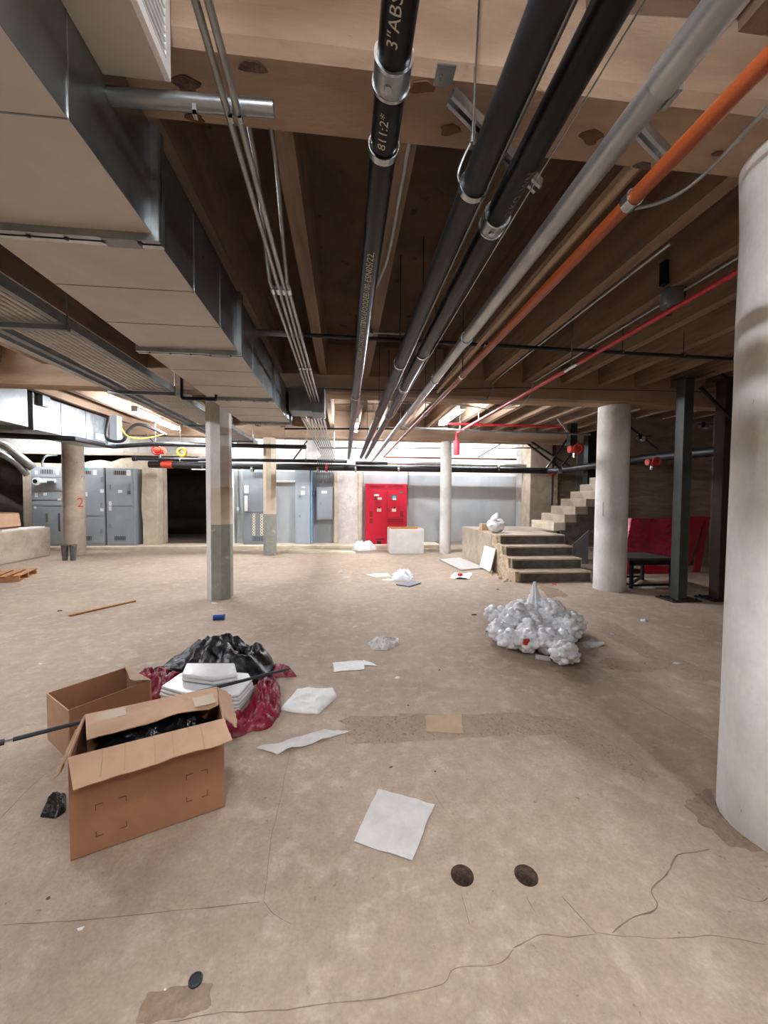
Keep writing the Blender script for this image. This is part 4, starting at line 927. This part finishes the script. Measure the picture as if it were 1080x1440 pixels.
# boards at the foot of the landing
q = [oz(618, 788), oz(646, 786), oz(682, 800), oz(648, 803)]
mb = MB(); mb.prism([p+Vector((0, 0, .002)) for p in q], (0, 0, .03)); mb.build('flat_board', 'sheet_grey', label='pale board lying flat on the floor beside the landing', cat='board')
mb = MB(); a, b = ox(676, 800, 3.03), ox(691, 800, 3.03); mb.prism([(3.0, a.y, .034), (3.0, b.y, .034), (3.11, b.y, .50), (3.11, a.y, .50)], (.018, 0, .004)); mb.build('drywall_offcut', 'sheet_white', label='small pale panel leaning on the side of the landing', cat='panel')

# ---- right: posts, table, red sheets
def post(c, w_, m, zt, label):
    t = thing('steel_post', (c[0], c[1], 0), label, 'post'); x, y = c
    MB().box((x-w_/2, y-w_/2, .02), (x+w_/2, y+w_/2, zt)).build('shaft', m, t, bevel=.008)
    pl = MB().box((x-.24, y-.17, 0), (x+.24, y+.17, .02)).build('base_plate', 'post_rust', t)
    for i in (-1, 1):
        for j in (-1, 1): MB().lathe((x+i*.19, y+j*.12, .02), [(.016, 0), (.016, .03)], 6).build('anchor_bolt', 'black_steel', pl)
    MB().box((x-.12, y-.12, zt), (x+.12, y+.12, zt+.015)).build('cap_plate', m, t)
post((5.16, 5.42), .155, 'post_green', ZJ-.015, 'dark green square steel post right of the round column')
post((5.82, 5.40), .165, 'post_rust', ZJ-.015, 'rusty brown square steel post next to the near column')
tt = thing('steel_table', (5.35, 6.35, 0), 'low black steel frame table behind the green post', 'table')
tx0, tx1, ty0, ty1, tz = 4.95, 5.75, 6.15, 6.85, .50
MB().box((tx0-.02, ty0-.02, tz), (tx1+.02, ty1+.02, tz+.03)).build('table_top', 'post_green', tt)
mb = MB(); mb.box((tx0, ty0, tz-.09), (tx1, ty0+.04, tz)); mb.box((tx0, ty1-.04, tz-.09), (tx1, ty1, tz)); mb.build('apron', 'black_steel', tt)
for x in (tx0, tx1-.045):
    for y in (ty0, ty1-.045): MB().box((x, y, 0), (x+.045, y+.045, tz)).build('leg', 'black_steel', tt)
for p, q in (((tx0, ty0, .06), (tx1, ty0, .06)), ((tx0+.02, ty0, .06), (tx0+.02, ty1, .06)), ((tx0, ty1, .06), (tx1, ty1, .06)), ((tx0+.02, ty0+.05, .06), (tx1, ty1, .06))):
    MB().bar(p, q, .035, .035).build('stretcher', 'black_steel', tt)
# red sheets leaning on the alcove wall, front one wrapped in clear film
def tilt(px0, py0, px1, py1, Y0, lean, th):
    a, b, c, d = oy(px0, py1, Y0), oy(px1, py1, Y0), oy(px1, py0, Y0+lean), oy(px0, py0, Y0+lean); return a, b, c, d, th
t = thing('leaning_red_sheets', (6.6, 7.9, 0), 'red sheet panel leaning against the dark wall, edge toward the rusty post', 'panel')
a, b = oz(905, 806), oz(978, 806); Yb = 7.35
mb = MB(); mb.prism([oy(905, 806, Yb), oy(966, 806, Yb), oy(992, 726, Yb+.75), oy(925, 728, Yb+.75)], (0, .03, .0)); mb.build('sheet_face', 'red_sheet', t, bevel=.006)
mb = MB(); mb.prism([oy(975, 806, Yb+.1), oy(984, 806, Yb+.1), oy(999, 727, Yb+.8), oy(991, 727, Yb+.8)], (0, .03, 0)); mb.build('rear_sheet', 'red_sheet', t)
c0, c1, c2, c3 = oy(876, 786, 7.05), oy(950, 800, 7.05), oy(947, 730, 7.5), oy(888, 729, 7.5)
n = 30; vs = []
for j in range(n+1):
    for i in range(n+1):
        u, v = i/n, j/n; p = (c0*(1-u)+c1*u)*(1-v)+(c3*(1-u)+c2*u)*v
        p = p+Vector((0, -.06*abs(fbm((u*1.2, v*2.5, 0), 2.4, 3))-.02*fbm((u*3, v*6, 0), 3, 4), .0)); vs.append(p)
fr = [(j*(n+1)+i, j*(n+1)+i+1, (j+1)*(n+1)+i+1, (j+1)*(n+1)+i) for j in range(n) for i in range(n)]
k = len(vs); vs += [p+Vector((0, .1, 0)) for p in vs]; fs = fr+[tuple(x+k for x in f[::-1]) for f in fr]
rim = list(range(n+1))+[j*(n+1)+n for j in range(1, n+1)]+[n*(n+1)+i for i in range(n-1, -1, -1)]+[j*(n+1) for j in range(n-1, 0, -1)]
fs += [(rim[(i+1)%len(rim)], rim[i], rim[i]+k, rim[(i+1)%len(rim)]+k) for i in range(len(rim))]
MB().add(vs, fs).build('wrapped_panel', 'red_wrap', label='glossy film-wrapped red panel leaning behind the steel table', cat='panel', smooth='angle')
heap([oz(*p) for p in ((868, 802), (885, 799), (891, 802), (885, 808), (870, 808))], .42, 31, ridge=.3).build('red_bundle', 'red_wrap', label='bulging wrapped red bundle behind the round column', cat='bundle', smooth=True)

# ---- left: platform, boxes, buckets, pallet
pf = MB(); pf.box((XL+.02, 5.6, 0), (-7.62, 10.85, .74)); 
pf.build('concrete_platform', 'concrete_tan', label='tan concrete platform at the left edge carrying brown boxes', cat='platform', bevel=.03)
t = thing('cardboard_box', (-8.0, 9.2, .741), 'flattened brown cardboard box on the left platform, leftmost', 'box')
a = ox(0, 738, -7.8); mb = MB(); mb.box((-8.6, 8.0, .766), (-7.78, 9.42, 1.16)); mb.build('box_body', 'card', t, bevel=.01)
mb = MB(); mb.prism([(-7.775, 8.05, 1.15), (-7.775, 9.4, 1.15), (-7.70, 9.2, .98), (-7.70, 8.1, .98)], (.006, 0, .004)); mb.build('flap', 'card_lit', t)
t = thing('cardboard_box', (-8.0, 9.6, .741), 'small brown cardboard box on the left platform beside the numbered column', 'box')
MB().box((-8.4, 9.46, .766), (-7.85, 10.2, 1.14)).build('box_body', 'card', t, bevel=.03)
MB().prism([(-7.848, 9.48, 1.12), (-7.848, 10.18, 1.12), (-7.80, 10.16, .82), (-7.80, 9.5, .82)], (.006, 0, .002)).build('flap', 'card_lit', t)
for i, (y0, y1) in enumerate(((8.0, 9.4), (9.5, 10.75))):
    MB().box((-7.95, y0, .7405), (-7.68, y1, .765)).build('white_board', 'white_paint', label=['long white board under the brown boxes on the platform', 'short white board at the corner of the left platform'][i], cat='board')
for i, px in enumerate((91.5, 103)):
    q = oz(px, 788); t = thing('bucket', q, ['left of two dark buckets in front of the numbered column', 'right of two dark buckets in front of the numbered column'][i], 'bucket', 'dark buckets'); n = 20
    prof = [(.052, 0), (.058, .1), (.072, .34), (.08, .345), (.08, .38), (.07, .38), (.055, .06), (.02, .05)]
    MB().lathe(q, prof, n).build('bucket_shell', 'bucket', t, smooth='angle')
    MB().tube([q+Vector((.08*math.cos(a), -.08*math.sin(a)*.6-.03, .36+.02*math.sin(a))) for a in [math.pi*k/8 for k in range(9)]], .004, 6).build('bail_handle', 'steel', t)
q = oz(0, 822)
t = thing('wooden_pallet', (q.x-.3, q.y, 0), 'wooden pallet end poking in at the left edge', 'pallet')
e = oz(27, 818); L_ = Vector((-.95, -.32, 0)).normalized(); W_ = Vector((L_.y, -L_.x, 0))
if W_.y < 0: W_ = -W_
for i in range(3): c = e+L_*.5+W_*(i*.38+.02); MB().obox(c+Vector((0, 0, .05)), L_*.5, W_*.02, Vector((0, 0, .045))).build('runner', 'wood', t)
for i in range(6): c = e+L_*(.05+i*.18)+W_*.4; MB().obox(c+Vector((0, 0, .105)), L_*.05, W_*.42, Vector((0, 0, .009))).build('deck_board', 'wood', t)
for i in range(3): c = e+L_*(.05+i*.4)+W_*.4; MB().obox(c+Vector((0, 0, .004)), L_*.05, W_*.42, Vector((0, 0, .004))).build('bottom_board', 'wood', t)

# ================================================================== FOREGROUND FLOOR
# big carton
A = Vector((-1.15, 1.70, 0)); B = Vector((-.59, 1.935, 0)); ux = (B-A).normalized(); W = (B-A).length; uy = Vector((-ux.y, ux.x, 0)); D_ = .36; Hb = .452; th = .006; uz = Vector((0, 0, 1))
def loc(a, b, c): return A+ux*a+uy*b+uz*c
box1 = thing('cardboard_carton', A+ux*W/2+uy*D_/2, 'large open brown carton with bent flaps in the left foreground', 'carton')
def panel(name, a0, b0, c0, a1, b1, c1, m, par): 
    return MB().obox((loc(a0, b0, c0)+loc(a1, b1, c1))/2, ux*(a1-a0)/2, uy*(b1-b0)/2, uz*(c1-c0)/2).build(name, m, par)
front = panel('front_panel', 0, 0, .008, W, th, Hb, 'card', box1)
panel('back_panel', 0, D_-th, .003, W, D_, Hb, 'card_in', box1); panel('side_panel', 0, th, .003, th, D_-th, Hb, 'card', box1); panel('side_panel', W-th, th, .003, W, D_-th, Hb, 'card', box1)
panel('bottom_panel', th, th, .002, W-th, D_-th, .008, 'card_in', box1)
def flap(name, pts, m, par, thick=.005, sag=.012, seed=0, k=12):
    a, b, c, d = [Vector(p) for p in pts]; nrm = (b-a).cross(d-a).normalized(); mb = MB(); vs = []
    for j in range(k+1):
        for i in range(k+1):
            u, v = i/k, j/k; p = (a*(1-u)+b*u)*(1-v)+(d*(1-u)+c*u)*v
            p = p+nrm*(sag*v*fbm((u*W*2, v, seed), 3, seed)+.004*math.sin(u*40+seed)*v*.5); vs.append(p)
    q = (k+1)**2; vs += [p-nrm*thick for p in vs]; fs = [(j*(k+1)+i, j*(k+1)+i+1, (j+1)*(k+1)+i+1, (j+1)*(k+1)+i) for j in range(k) for i in range(k)]
    rim = list(range(k+1))+[j*(k+1)+k for j in range(1, k+1)]+[k*(k+1)+i for i in range(k-1, -1, -1)]+[j*(k+1) for j in range(k-1, 0, -1)]
    fs += [tuple(x+q for x in f[::-1]) for f in fs[:]]+[(rim[(i+1)%len(rim)], rim[i], rim[i]+q, rim[(i+1)%len(rim)]+q) for i in range(len(rim))]
    return mb.add(vs, fs).build(name, m, par, smooth='angle')
f1 = flap('front_flap', [loc(0, 0, Hb), loc(W, 0, Hb), loc(W+.02, -.15, Hb-.03), loc(.045, -.155, Hb-.05)], 'card_lit', box1, seed=1)
f2 = flap('back_flap', [loc(0, D_, Hb), loc(W, D_, Hb), loc(W-.01, D_-.21, Hb+.0), loc(.04, D_-.215, Hb-.01)], 'card_lit', box1, seed=2, sag=.02)
flap('side_flap', [loc(0, D_, Hb), loc(0, .02, Hb), loc(-.05, .04, Hb-.10), loc(-.04, D_, Hb-.08)], 'card_lit', box1, seed=3)
flap('side_flap', [loc(W, 0.02, Hb), loc(W, D_, Hb), loc(W+.07, D_-.03, Hb-.05), loc(W+.06, .05, Hb-.09)], 'card_lit', box1, seed=4)
for (x0, x1, z0, z1) in ((.09, .20, .075, .215), (.44, .53, .095, .225)):
    for cx, sx_ in ((x0, 1), (x1, -1)):
        for cz, sz in ((z0, 1), (z1, -1)):
            c = loc(cx, -.0008, cz); mb = MB(); mb.obox(c+ux*sx_*.013, ux*.013, uy*.0006, uz*.0014); mb.obox(c+uz*sz*.012, ux*.0014, uy*.0006, uz*.012); mb.build('corner_mark', 'ink', front)
heap([(p.x, p.y) for p in (loc(.02, .02, 0), loc(W-.02, .02, 0), loc(W-.02, D_-.02, 0), loc(.02, D_-.02, 0))], .40, 41, edge=0, prof=.15, ridge=.2).build('shade_fill', 'plastic_black', label='black filling put inside the large carton for its dark interior', cat='bag', smooth=True)  # black heap imitating the shade in the carton opening
o = bpy.data.objects[[x.name for x in bpy.data.objects if x.name.startswith('shade_fill')][-1]]; o.location.z += .01
for (a0, b0, c0, a1, b1) in ((.05, D_-.02, Hb+.006, .17, D_-.10), (W-.13, D_-.09, Hb+.009, W-.03, D_-.19)):
    MB().prism([loc(a0, b0, c0), loc(a1, b0, c0), loc(a1+.01, b1, c0-.002), loc(a0+.01, b1, c0-.002)], (0, 0, .0015)).build('tape', 'tape', f2)
for k in (.12, .2, .31, .38, .5):
    MB().prism([loc(k, -.004, Hb+.003), loc(k+.003, -.004, Hb+.003), loc(k+.012, -.15, Hb-.028-.00), loc(k+.009, -.15, Hb-.028)], (0, 0, .004)).build('crease', 'card_tan', f1)
# second carton
A2 = Vector((-1.60, 2.375, 0)); L2 = Vector((-1.875, 2.60, 0)); vx = (L2-A2).normalized(); W2 = (L2-A2).length; vy = Vector((-vx.y, vx.x, 0)); vy = vy if vy.y > 0 else -vy; D2 = .46; H2 = .30
def l2(a, b, c): return A2+vx*a+vy*b+uz*c
box2 = thing('cardboard_carton', A2+vx*W2/2+vy*D2/2, 'smaller open brown carton behind the large one', 'carton')
def panel2(name, a0, b0, c0, a1, b1, c1, m): return MB().obox((l2(a0, b0, c0)+l2(a1, b1, c1))/2, vx*(a1-a0)/2, vy*(b1-b0)/2, uz*(c1-c0)/2).build(name, m, box2)
panel2('front_panel', 0, 0, .003, W2, th, H2, 'card_lit'); panel2('back_panel', 0, D2-th, .003, W2, D2, H2, 'card_lit')
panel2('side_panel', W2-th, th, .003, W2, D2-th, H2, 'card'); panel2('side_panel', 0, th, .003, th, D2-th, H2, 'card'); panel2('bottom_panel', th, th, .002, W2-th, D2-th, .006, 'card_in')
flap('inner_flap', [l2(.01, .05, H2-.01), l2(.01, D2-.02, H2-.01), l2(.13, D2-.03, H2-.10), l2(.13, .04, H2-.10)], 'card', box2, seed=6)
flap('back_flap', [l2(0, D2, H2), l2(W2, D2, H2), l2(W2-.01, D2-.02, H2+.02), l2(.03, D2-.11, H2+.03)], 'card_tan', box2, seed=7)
# black rod across both cartons
ra, rb = oz(18, 1040, .31), oz(400, 942, .20)
t = thing('black_rod', ra, 'long black rod lying across the smaller carton and the plastic pile', 'rod')
MB().tube([ra, rb], .011, 12).build('rod', 'rubber', t, smooth='angle')
dr_ = (rb-ra).normalized(); e = ra-dr_*.05; MB().tube([ra, ra-dr_*.03], .006, 10).build('rod_neck', 'steel', t); MB().tube([ra-dr_*.03, ra-dr_*.06], .015, 10).build('rod_tip', 'rubber', t, smooth='angle')
MB().tube([rb, rb+dr_*.05], [.011, .006], 10).build('rod_end', 'rubber', t, smooth='angle')
# plastic pile
def hp(name, pix, h, m, label, seed, cat='plastic', **k):
    mb = heap([oz(*p) for p in pix], h, seed, **k); return mb.build(name, m, label=label, cat=cat, smooth=True)
hp('black_bag', [(212, 950), (262, 925), (290, 918), (340, 925), (375, 930), (392, 945), (370, 962), (320, 965), (270, 958)], .30, 'plastic_black', 'glossy black plastic bag heaped behind the clear sheets', 51, 'bag', ridge=.42, sc=3.6, peak=oz(335, 938), seg=110, rings=26, prof=.6)
hp('red_plastic', [(300, 1040), (345, 1034), (382, 1022), (396, 1000), (394, 968), (384, 952), (366, 958), (350, 992)], .13, 'plastic_red', 'crumpled dark red plastic film right of the large carton', 52, ridge=.75, sc=7, seg=110, rings=24)
hp('red_plastic', [(176, 962), (200, 948), (250, 945), (262, 958), (240, 985), (205, 985)], .12, 'plastic_red', 'crumpled dark red plastic film left of the clear sheets', 53, ridge=.75, sc=7, seg=90, rings=20)
hp('red_plastic', [(372, 945), (392, 935), (413, 945), (418, 952), (395, 953), (380, 955)], .07, 'plastic_red', 'small tail of dark red film by the end of the black rod', 54, ridge=.7, sc=9)
t = thing('clear_sheets', oz(290, 985), 'stack of folded clear plastic sheets behind the large carton', 'plastic')
base = [oz(*p, .10) for p in ((222, 972), (262, 945), (352, 952), (358, 962), (338, 985), (280, 990))]
for i in range(5):
    k = .985-.02*abs(i-2); c = sum(base, Vector())/len(base); mb = MB(); mb.prism([Vector((c.x+(p.x-c.x)*k, c.y+(p.y-c.y)*k, .012+i*.026)) for p in base], (0, 0, .023)); mb.build('folded_sheet', 'clear_stack', t, bevel=.01)
base = [oz(*p, .2) for p in ((255, 948), (262, 932), (330, 932), (334, 948), (300, 954))]
for i in range(2):
    mb = MB(); mb.prism([Vector((p.x, p.y, .144+i*.03)) for p in base], (0, 0, .027)); mb.build('top_sheet', 'clear_stack', t, bevel=.012)
# single pieces on the floor
def sh(name, pix, m, label, cat, amp=.006, seed=0, th_=.0015, **k):
    return sheet([oz(*p) for p in pix], thick=th_, amp=amp, seed=seed, z0=th_+.002, **k).build(name, m, label=label, cat=cat, smooth='angle')
sh('paper_sheet', [(532, 1110), (612, 1132), (580, 1212), (498, 1184)], 'sheet_grey', 'square off-white sheet lying near the two floor holes', 'sheet', amp=.012, seed=1, n=20, sc=4)
hp('plastic_bag', [(394, 998), (418, 969), (470, 968), (474, 980), (448, 1004), (418, 1003)], .06, 'sheet_white', 'flat white plastic bag right of the red film', 61, 'bag', ridge=.5, sc=5, prof=.5, edge=.03)
sh('torn_strip', [(360, 1054), (455, 1028), (495, 1028), (390, 1062)], 'sheet_grey', 'long torn strip of white plastic on the floor', 'plastic', amp=.03, seed=3, n=16)
sh('paper_sheet', [(467, 933), (511, 929), (513, 942), (469, 945)], 'sheet_white', 'white paper scrap with a tail beside the crumpled clear bag', 'paper', amp=.012, seed=4)
sh('paper_scrap', [(511, 929), (522, 932), (532, 937), (513, 936)], 'sheet_white', 'narrow white paper tail right of the white paper scrap', 'paper', amp=.01, seed=5)
hp('plastic_bag', [(516, 906), (526, 898), (560, 898), (562, 906), (545, 915), (525, 914)], .06, 'bag_clear', 'crumpled translucent bag in the middle of the floor', 62, 'bag', ridge=.9, sc=11, seg=100, rings=20)
q = [oz(598, 1007), oz(649, 1005), oz(651, 1033), oz(600, 1030)]; MB().prism([p+Vector((0, 0, .001)) for p in q], (0, 0, .006)).build('cardboard_piece', 'card_tan', label='flat piece of tan cardboard on the rough floor patch', cat='cardboard')
hp('black_rag', [(58, 1148), (66, 1128), (80, 1118), (92, 1120), (93, 1142), (78, 1152)], .06, 'plastic_black', 'crumpled black scrap left of the large carton', 63, 'rag', ridge=.7, sc=12)
q = oz(275, 1381); t = thing('round_cap', q, 'dark round cap lying near the bottom edge', 'cap')
MB().lathe(q, [(.019, .001), (.021, .004), (.021, .010), (.017, .012), (.016, .009), (.008, .009)], 24).build('cap', 'rubber', t, smooth='angle')
q = oz(307, 872); t = thing('blue_cup', q, 'small blue plastic cap on the floor behind the black bag', 'cap')
MB().tube([q+Vector((-.06, 0, .035)), q+Vector((.06, .01, .035))], [.034, .03], 16).build('shell', 'blue', t, smooth='angle'); MB().tube([q+Vector((.06, .01, .035)), q+Vector((.075, .011, .035))], .036, 16).build('rim', 'blue', t, smooth='angle')
a, b = oz(97, 867), oz(190, 846); MB().bar(a+Vector((0, 0, .012)), b+Vector((0, 0, .012)), .05, .02).build('wood_stick', 'wood', label='long splintered wood stick on the floor at left', cat='stick')
bits = [((667, 865), .07, 'rubber', 'black scrap left of the white bag heap', .02), ((684, 889), .025, 'rubber', 'tiny black crumb at the left foot of the bag heap', .012), ((905, 873), .09, 'sheet_white', 'white scrap on the floor toward the posts', .03),
        ((860, 892), .06, 'purple', 'small purple scrap right of the bag heap', .01), ((951, 933), .08, 'sheet_grey', 'pale flat scrap near the near column', .01), ((114, 1306), .02, 'sheet_white', 'small white scrap in the lower left corner', .006),
        ((499, 882), .05, 'sheet_white', 'small white scrap in the middle distance', .01), ((300, 849), .09, 'sheet_white', 'white paper scrap at the foot of the eight-sided column', .02), ((311, 858), .06, 'sheet_grey', 'pale scrap in front of the eight-sided column', .012),
        ((779, 822), .09, 'red_bit', 'red rag at the foot of the steps', .025), ((700, 829), .05, 'rubber', 'small dark scrap left of the steps', .012), ((480, 805), .12, 'sheet_white', 'white scrap on the floor left of the far bags', .04),
        ((486, 812), .15, 'sheet_grey', 'flat pale scrap left of the cream board', .01), ((56, 934), .04, 'sheet_white', 'small pale scrap on the floor at the far left', .01), ((212, 899), .025, 'sheet_white', 'tiny white scrap behind the red film', .008),
        ((84, 859), .06, 'rubber', 'dark scrap near the wood stick', .012), ((559, 953), .05, 'cream', 'curved pale scrap below the crumpled clear bag', .006), ((618, 942), .02, 'rubber', 'dark crumb in the middle of the floor', .006),
        ((550, 1079), .02, 'wood_dark', 'small rust-brown crumb above the off-white sheet', .005), ((612, 1085), .012, 'rubber', 'tiny dark crumb below the cardboard piece', .004), ((574, 992), .014, 'rubber', 'tiny dark crumb above the cardboard piece', .005),
        ((232, 1392), .008, 'sheet_white', 'tiny white crumb beside the round cap', .004), ((68, 1263), .016, 'wood_dark', 'small brown crumb on the floor at lower left', .004), ((545, 766+50), .2, 'cream', 'cream crumpled sheet near the grey board', .03)]
for i, ((px, py), w_, m, lab, h) in enumerate(bits):
    c = oz(px, py); out = [(c.x+w_*.5*math.cos(a)*(1+.4*math.sin(a*3+i)), c.y+w_*.35*math.sin(a)*(1+.4*math.cos(a*2+i))) for a in [k*math.pi/5 for k in range(10)]]
    heap(out, h, 70+i, rings=5, seg=24, ridge=.5, sc=20, lip=.001).build('scrap', m, label=lab, cat='scrap', smooth=True)
hp('plastic_bag', [(548, 818), (552, 808), (575, 806), (582, 812), (575, 818)], .16, 'bag_white', 'crumpled white bag beside the grey board in the distance', 64, 'bag', ridge=.7, sc=6)
sh('cream_board', [(514, 808), (545, 806), (550, 811), (528, 812)], 'cream', 'flat cream cardboard left of the distant white bag', 'cardboard', amp=.01, seed=9)
q = [oz(557, 823), oz(583, 818), oz(592, 821), oz(576, 826)]; MB().prism([p+Vector((0, 0, .002)) for p in q], (0, 0, .02)).build('grey_board', 'board_grey', label='small dark grey board lying in the distance', cat='board')
sh('white_tray', [(632, 814), (640, 806), (664, 808), (660, 815)], 'sheet_white', 'white flattened bag with a red spot beside the landing', 'bag', amp=.05, seed=12)
q = oz(647, 811); MB().lathe((q.x, q.y, .03), [(.05, 0), (.05, .03), (.03, .04)], 14).build('bottle_cap', 'red_bit', label='small red cap on the white flattened bag', cat='cap', smooth='angle')

# ---- heap of white bags
PB = [  # px of centre bottom (x, y), radius, extra z
    ((706, 903), .15, 0, 'bag'), ((700, 880), .14, .12, 'bag'), ((735, 900), .16, 0, 'bag'), ((718, 916), .13, 0, 'bag'), ((745, 920), .15, 0, 'bag'), ((772, 922), .16, 0, 'bag'), ((762, 893), .19, .06, 'bag'),
    ((800, 905), .17, 0, 'bag'), ((806, 888), .16, .05, 'bag'), ((783, 885), .17, .12, 'bag'), ((735, 880), .17, .17, 'bag'), ((757, 872), .16, .22, 'bag'), ((776, 878), .14, .24, 'bag'), ((722, 888), .14, .16, 'bag'),
    ((797, 938), .135, 0, 'front'), ((752, 905), .16, .08, 'bag'), ((790, 915), .14, .05, 'bag')]
BL = ['white bag low on the left flank of the bag heap', 'white bag at the far left end of the bag heap', 'white bag left of the red tag in the heap', 'white bag at the front left of the heap, left of the dark gap', 'white bag at the front of the heap below the red tag', 'white bag at the front of the heap above the white strip', 'white bag buried in the middle of the heap', 'white bag at the right end of the heap', 'white bag high on the right flank of the heap', 'white bag at the back right of the heap', 'white bag at the top left of the heap', 'white bag under the gathered plastic neck on the heap', 'white bag at the top right beside the plastic neck', 'white bag on the upper left slope of the heap', 'single white bag lying in front of the bag heap', 'white bag in the centre of the heap right of the red tag', 'white bag right of centre just behind the single front bag']
for i, ((px, py), r, z, kind) in enumerate(PB):
    c = oz(px, py) if z == 0 else oz(px, py+z*70)
    c = Vector((c.x, c.y, z))
    z = max(0, z-.05 if z else 0); c.z = z; lab = BL[i]
    lump(c+Vector((0, r*.3, 0)), r*.84, 100+i, (1.05, .95, .84), .46, 4.6, 5, .06).build('plastic_bag', 'bag_white', label=lab, cat='bag', group='white bags in the heap', smooth=True)
cb_ = oz(752, 893); tp = oy(752, 818, cb_.y+.1); bt = oy(752, 870, cb_.y+.1); n = 28; vs = []
for i in range(13):
    t_ = i/12; r = .105*(1-t_)**1.15+.016
    for j in range(n):
        a = 2*math.pi*j/n; q = r*(1+.10*math.sin(a*7+t_*1.2)+.06*math.sin(a*11+2)); c = bt.lerp(tp, t_)
        vs.append(c+Vector((q*math.cos(a), q*math.sin(a), 0)))
mb = MB(); mb.add(vs, [(i*n+j, i*n+(j+1)%n, (i+1)*n+(j+1)%n, (i+1)*n+j) for i in range(12) for j in range(n)]+[tuple(range(n-1, -1, -1)), tuple(12*n+j for j in range(n))])
mb.build('bag_peak', 'bag_white', label='tall gathered neck of white plastic standing on the bag heap', cat='bag', smooth='angle')
sh('plastic_wing', [(818, 905), (832, 900), (851, 908), (822, 914)], 'sheet_grey', 'flat pale plastic corner right of the bag heap', 'plastic', amp=.04, seed=13)
q = [oz(753, 923), oz(774, 926), oz(774, 930), oz(753, 927)]; MB().prism([p+Vector((0, 0, .002)) for p in q], (0, 0, .02)).build('white_strip', 'white_paint', label='small white strip in front of the bag heap', cat='strip')
q = oz(733, 897, .15); MB().box(q-Vector((.03, .12, .03)), q+Vector((.03, -.09, .03))).build('red_tag', 'orange_red', label='small red tag on the bag heap', cat='tag', bevel=.005)
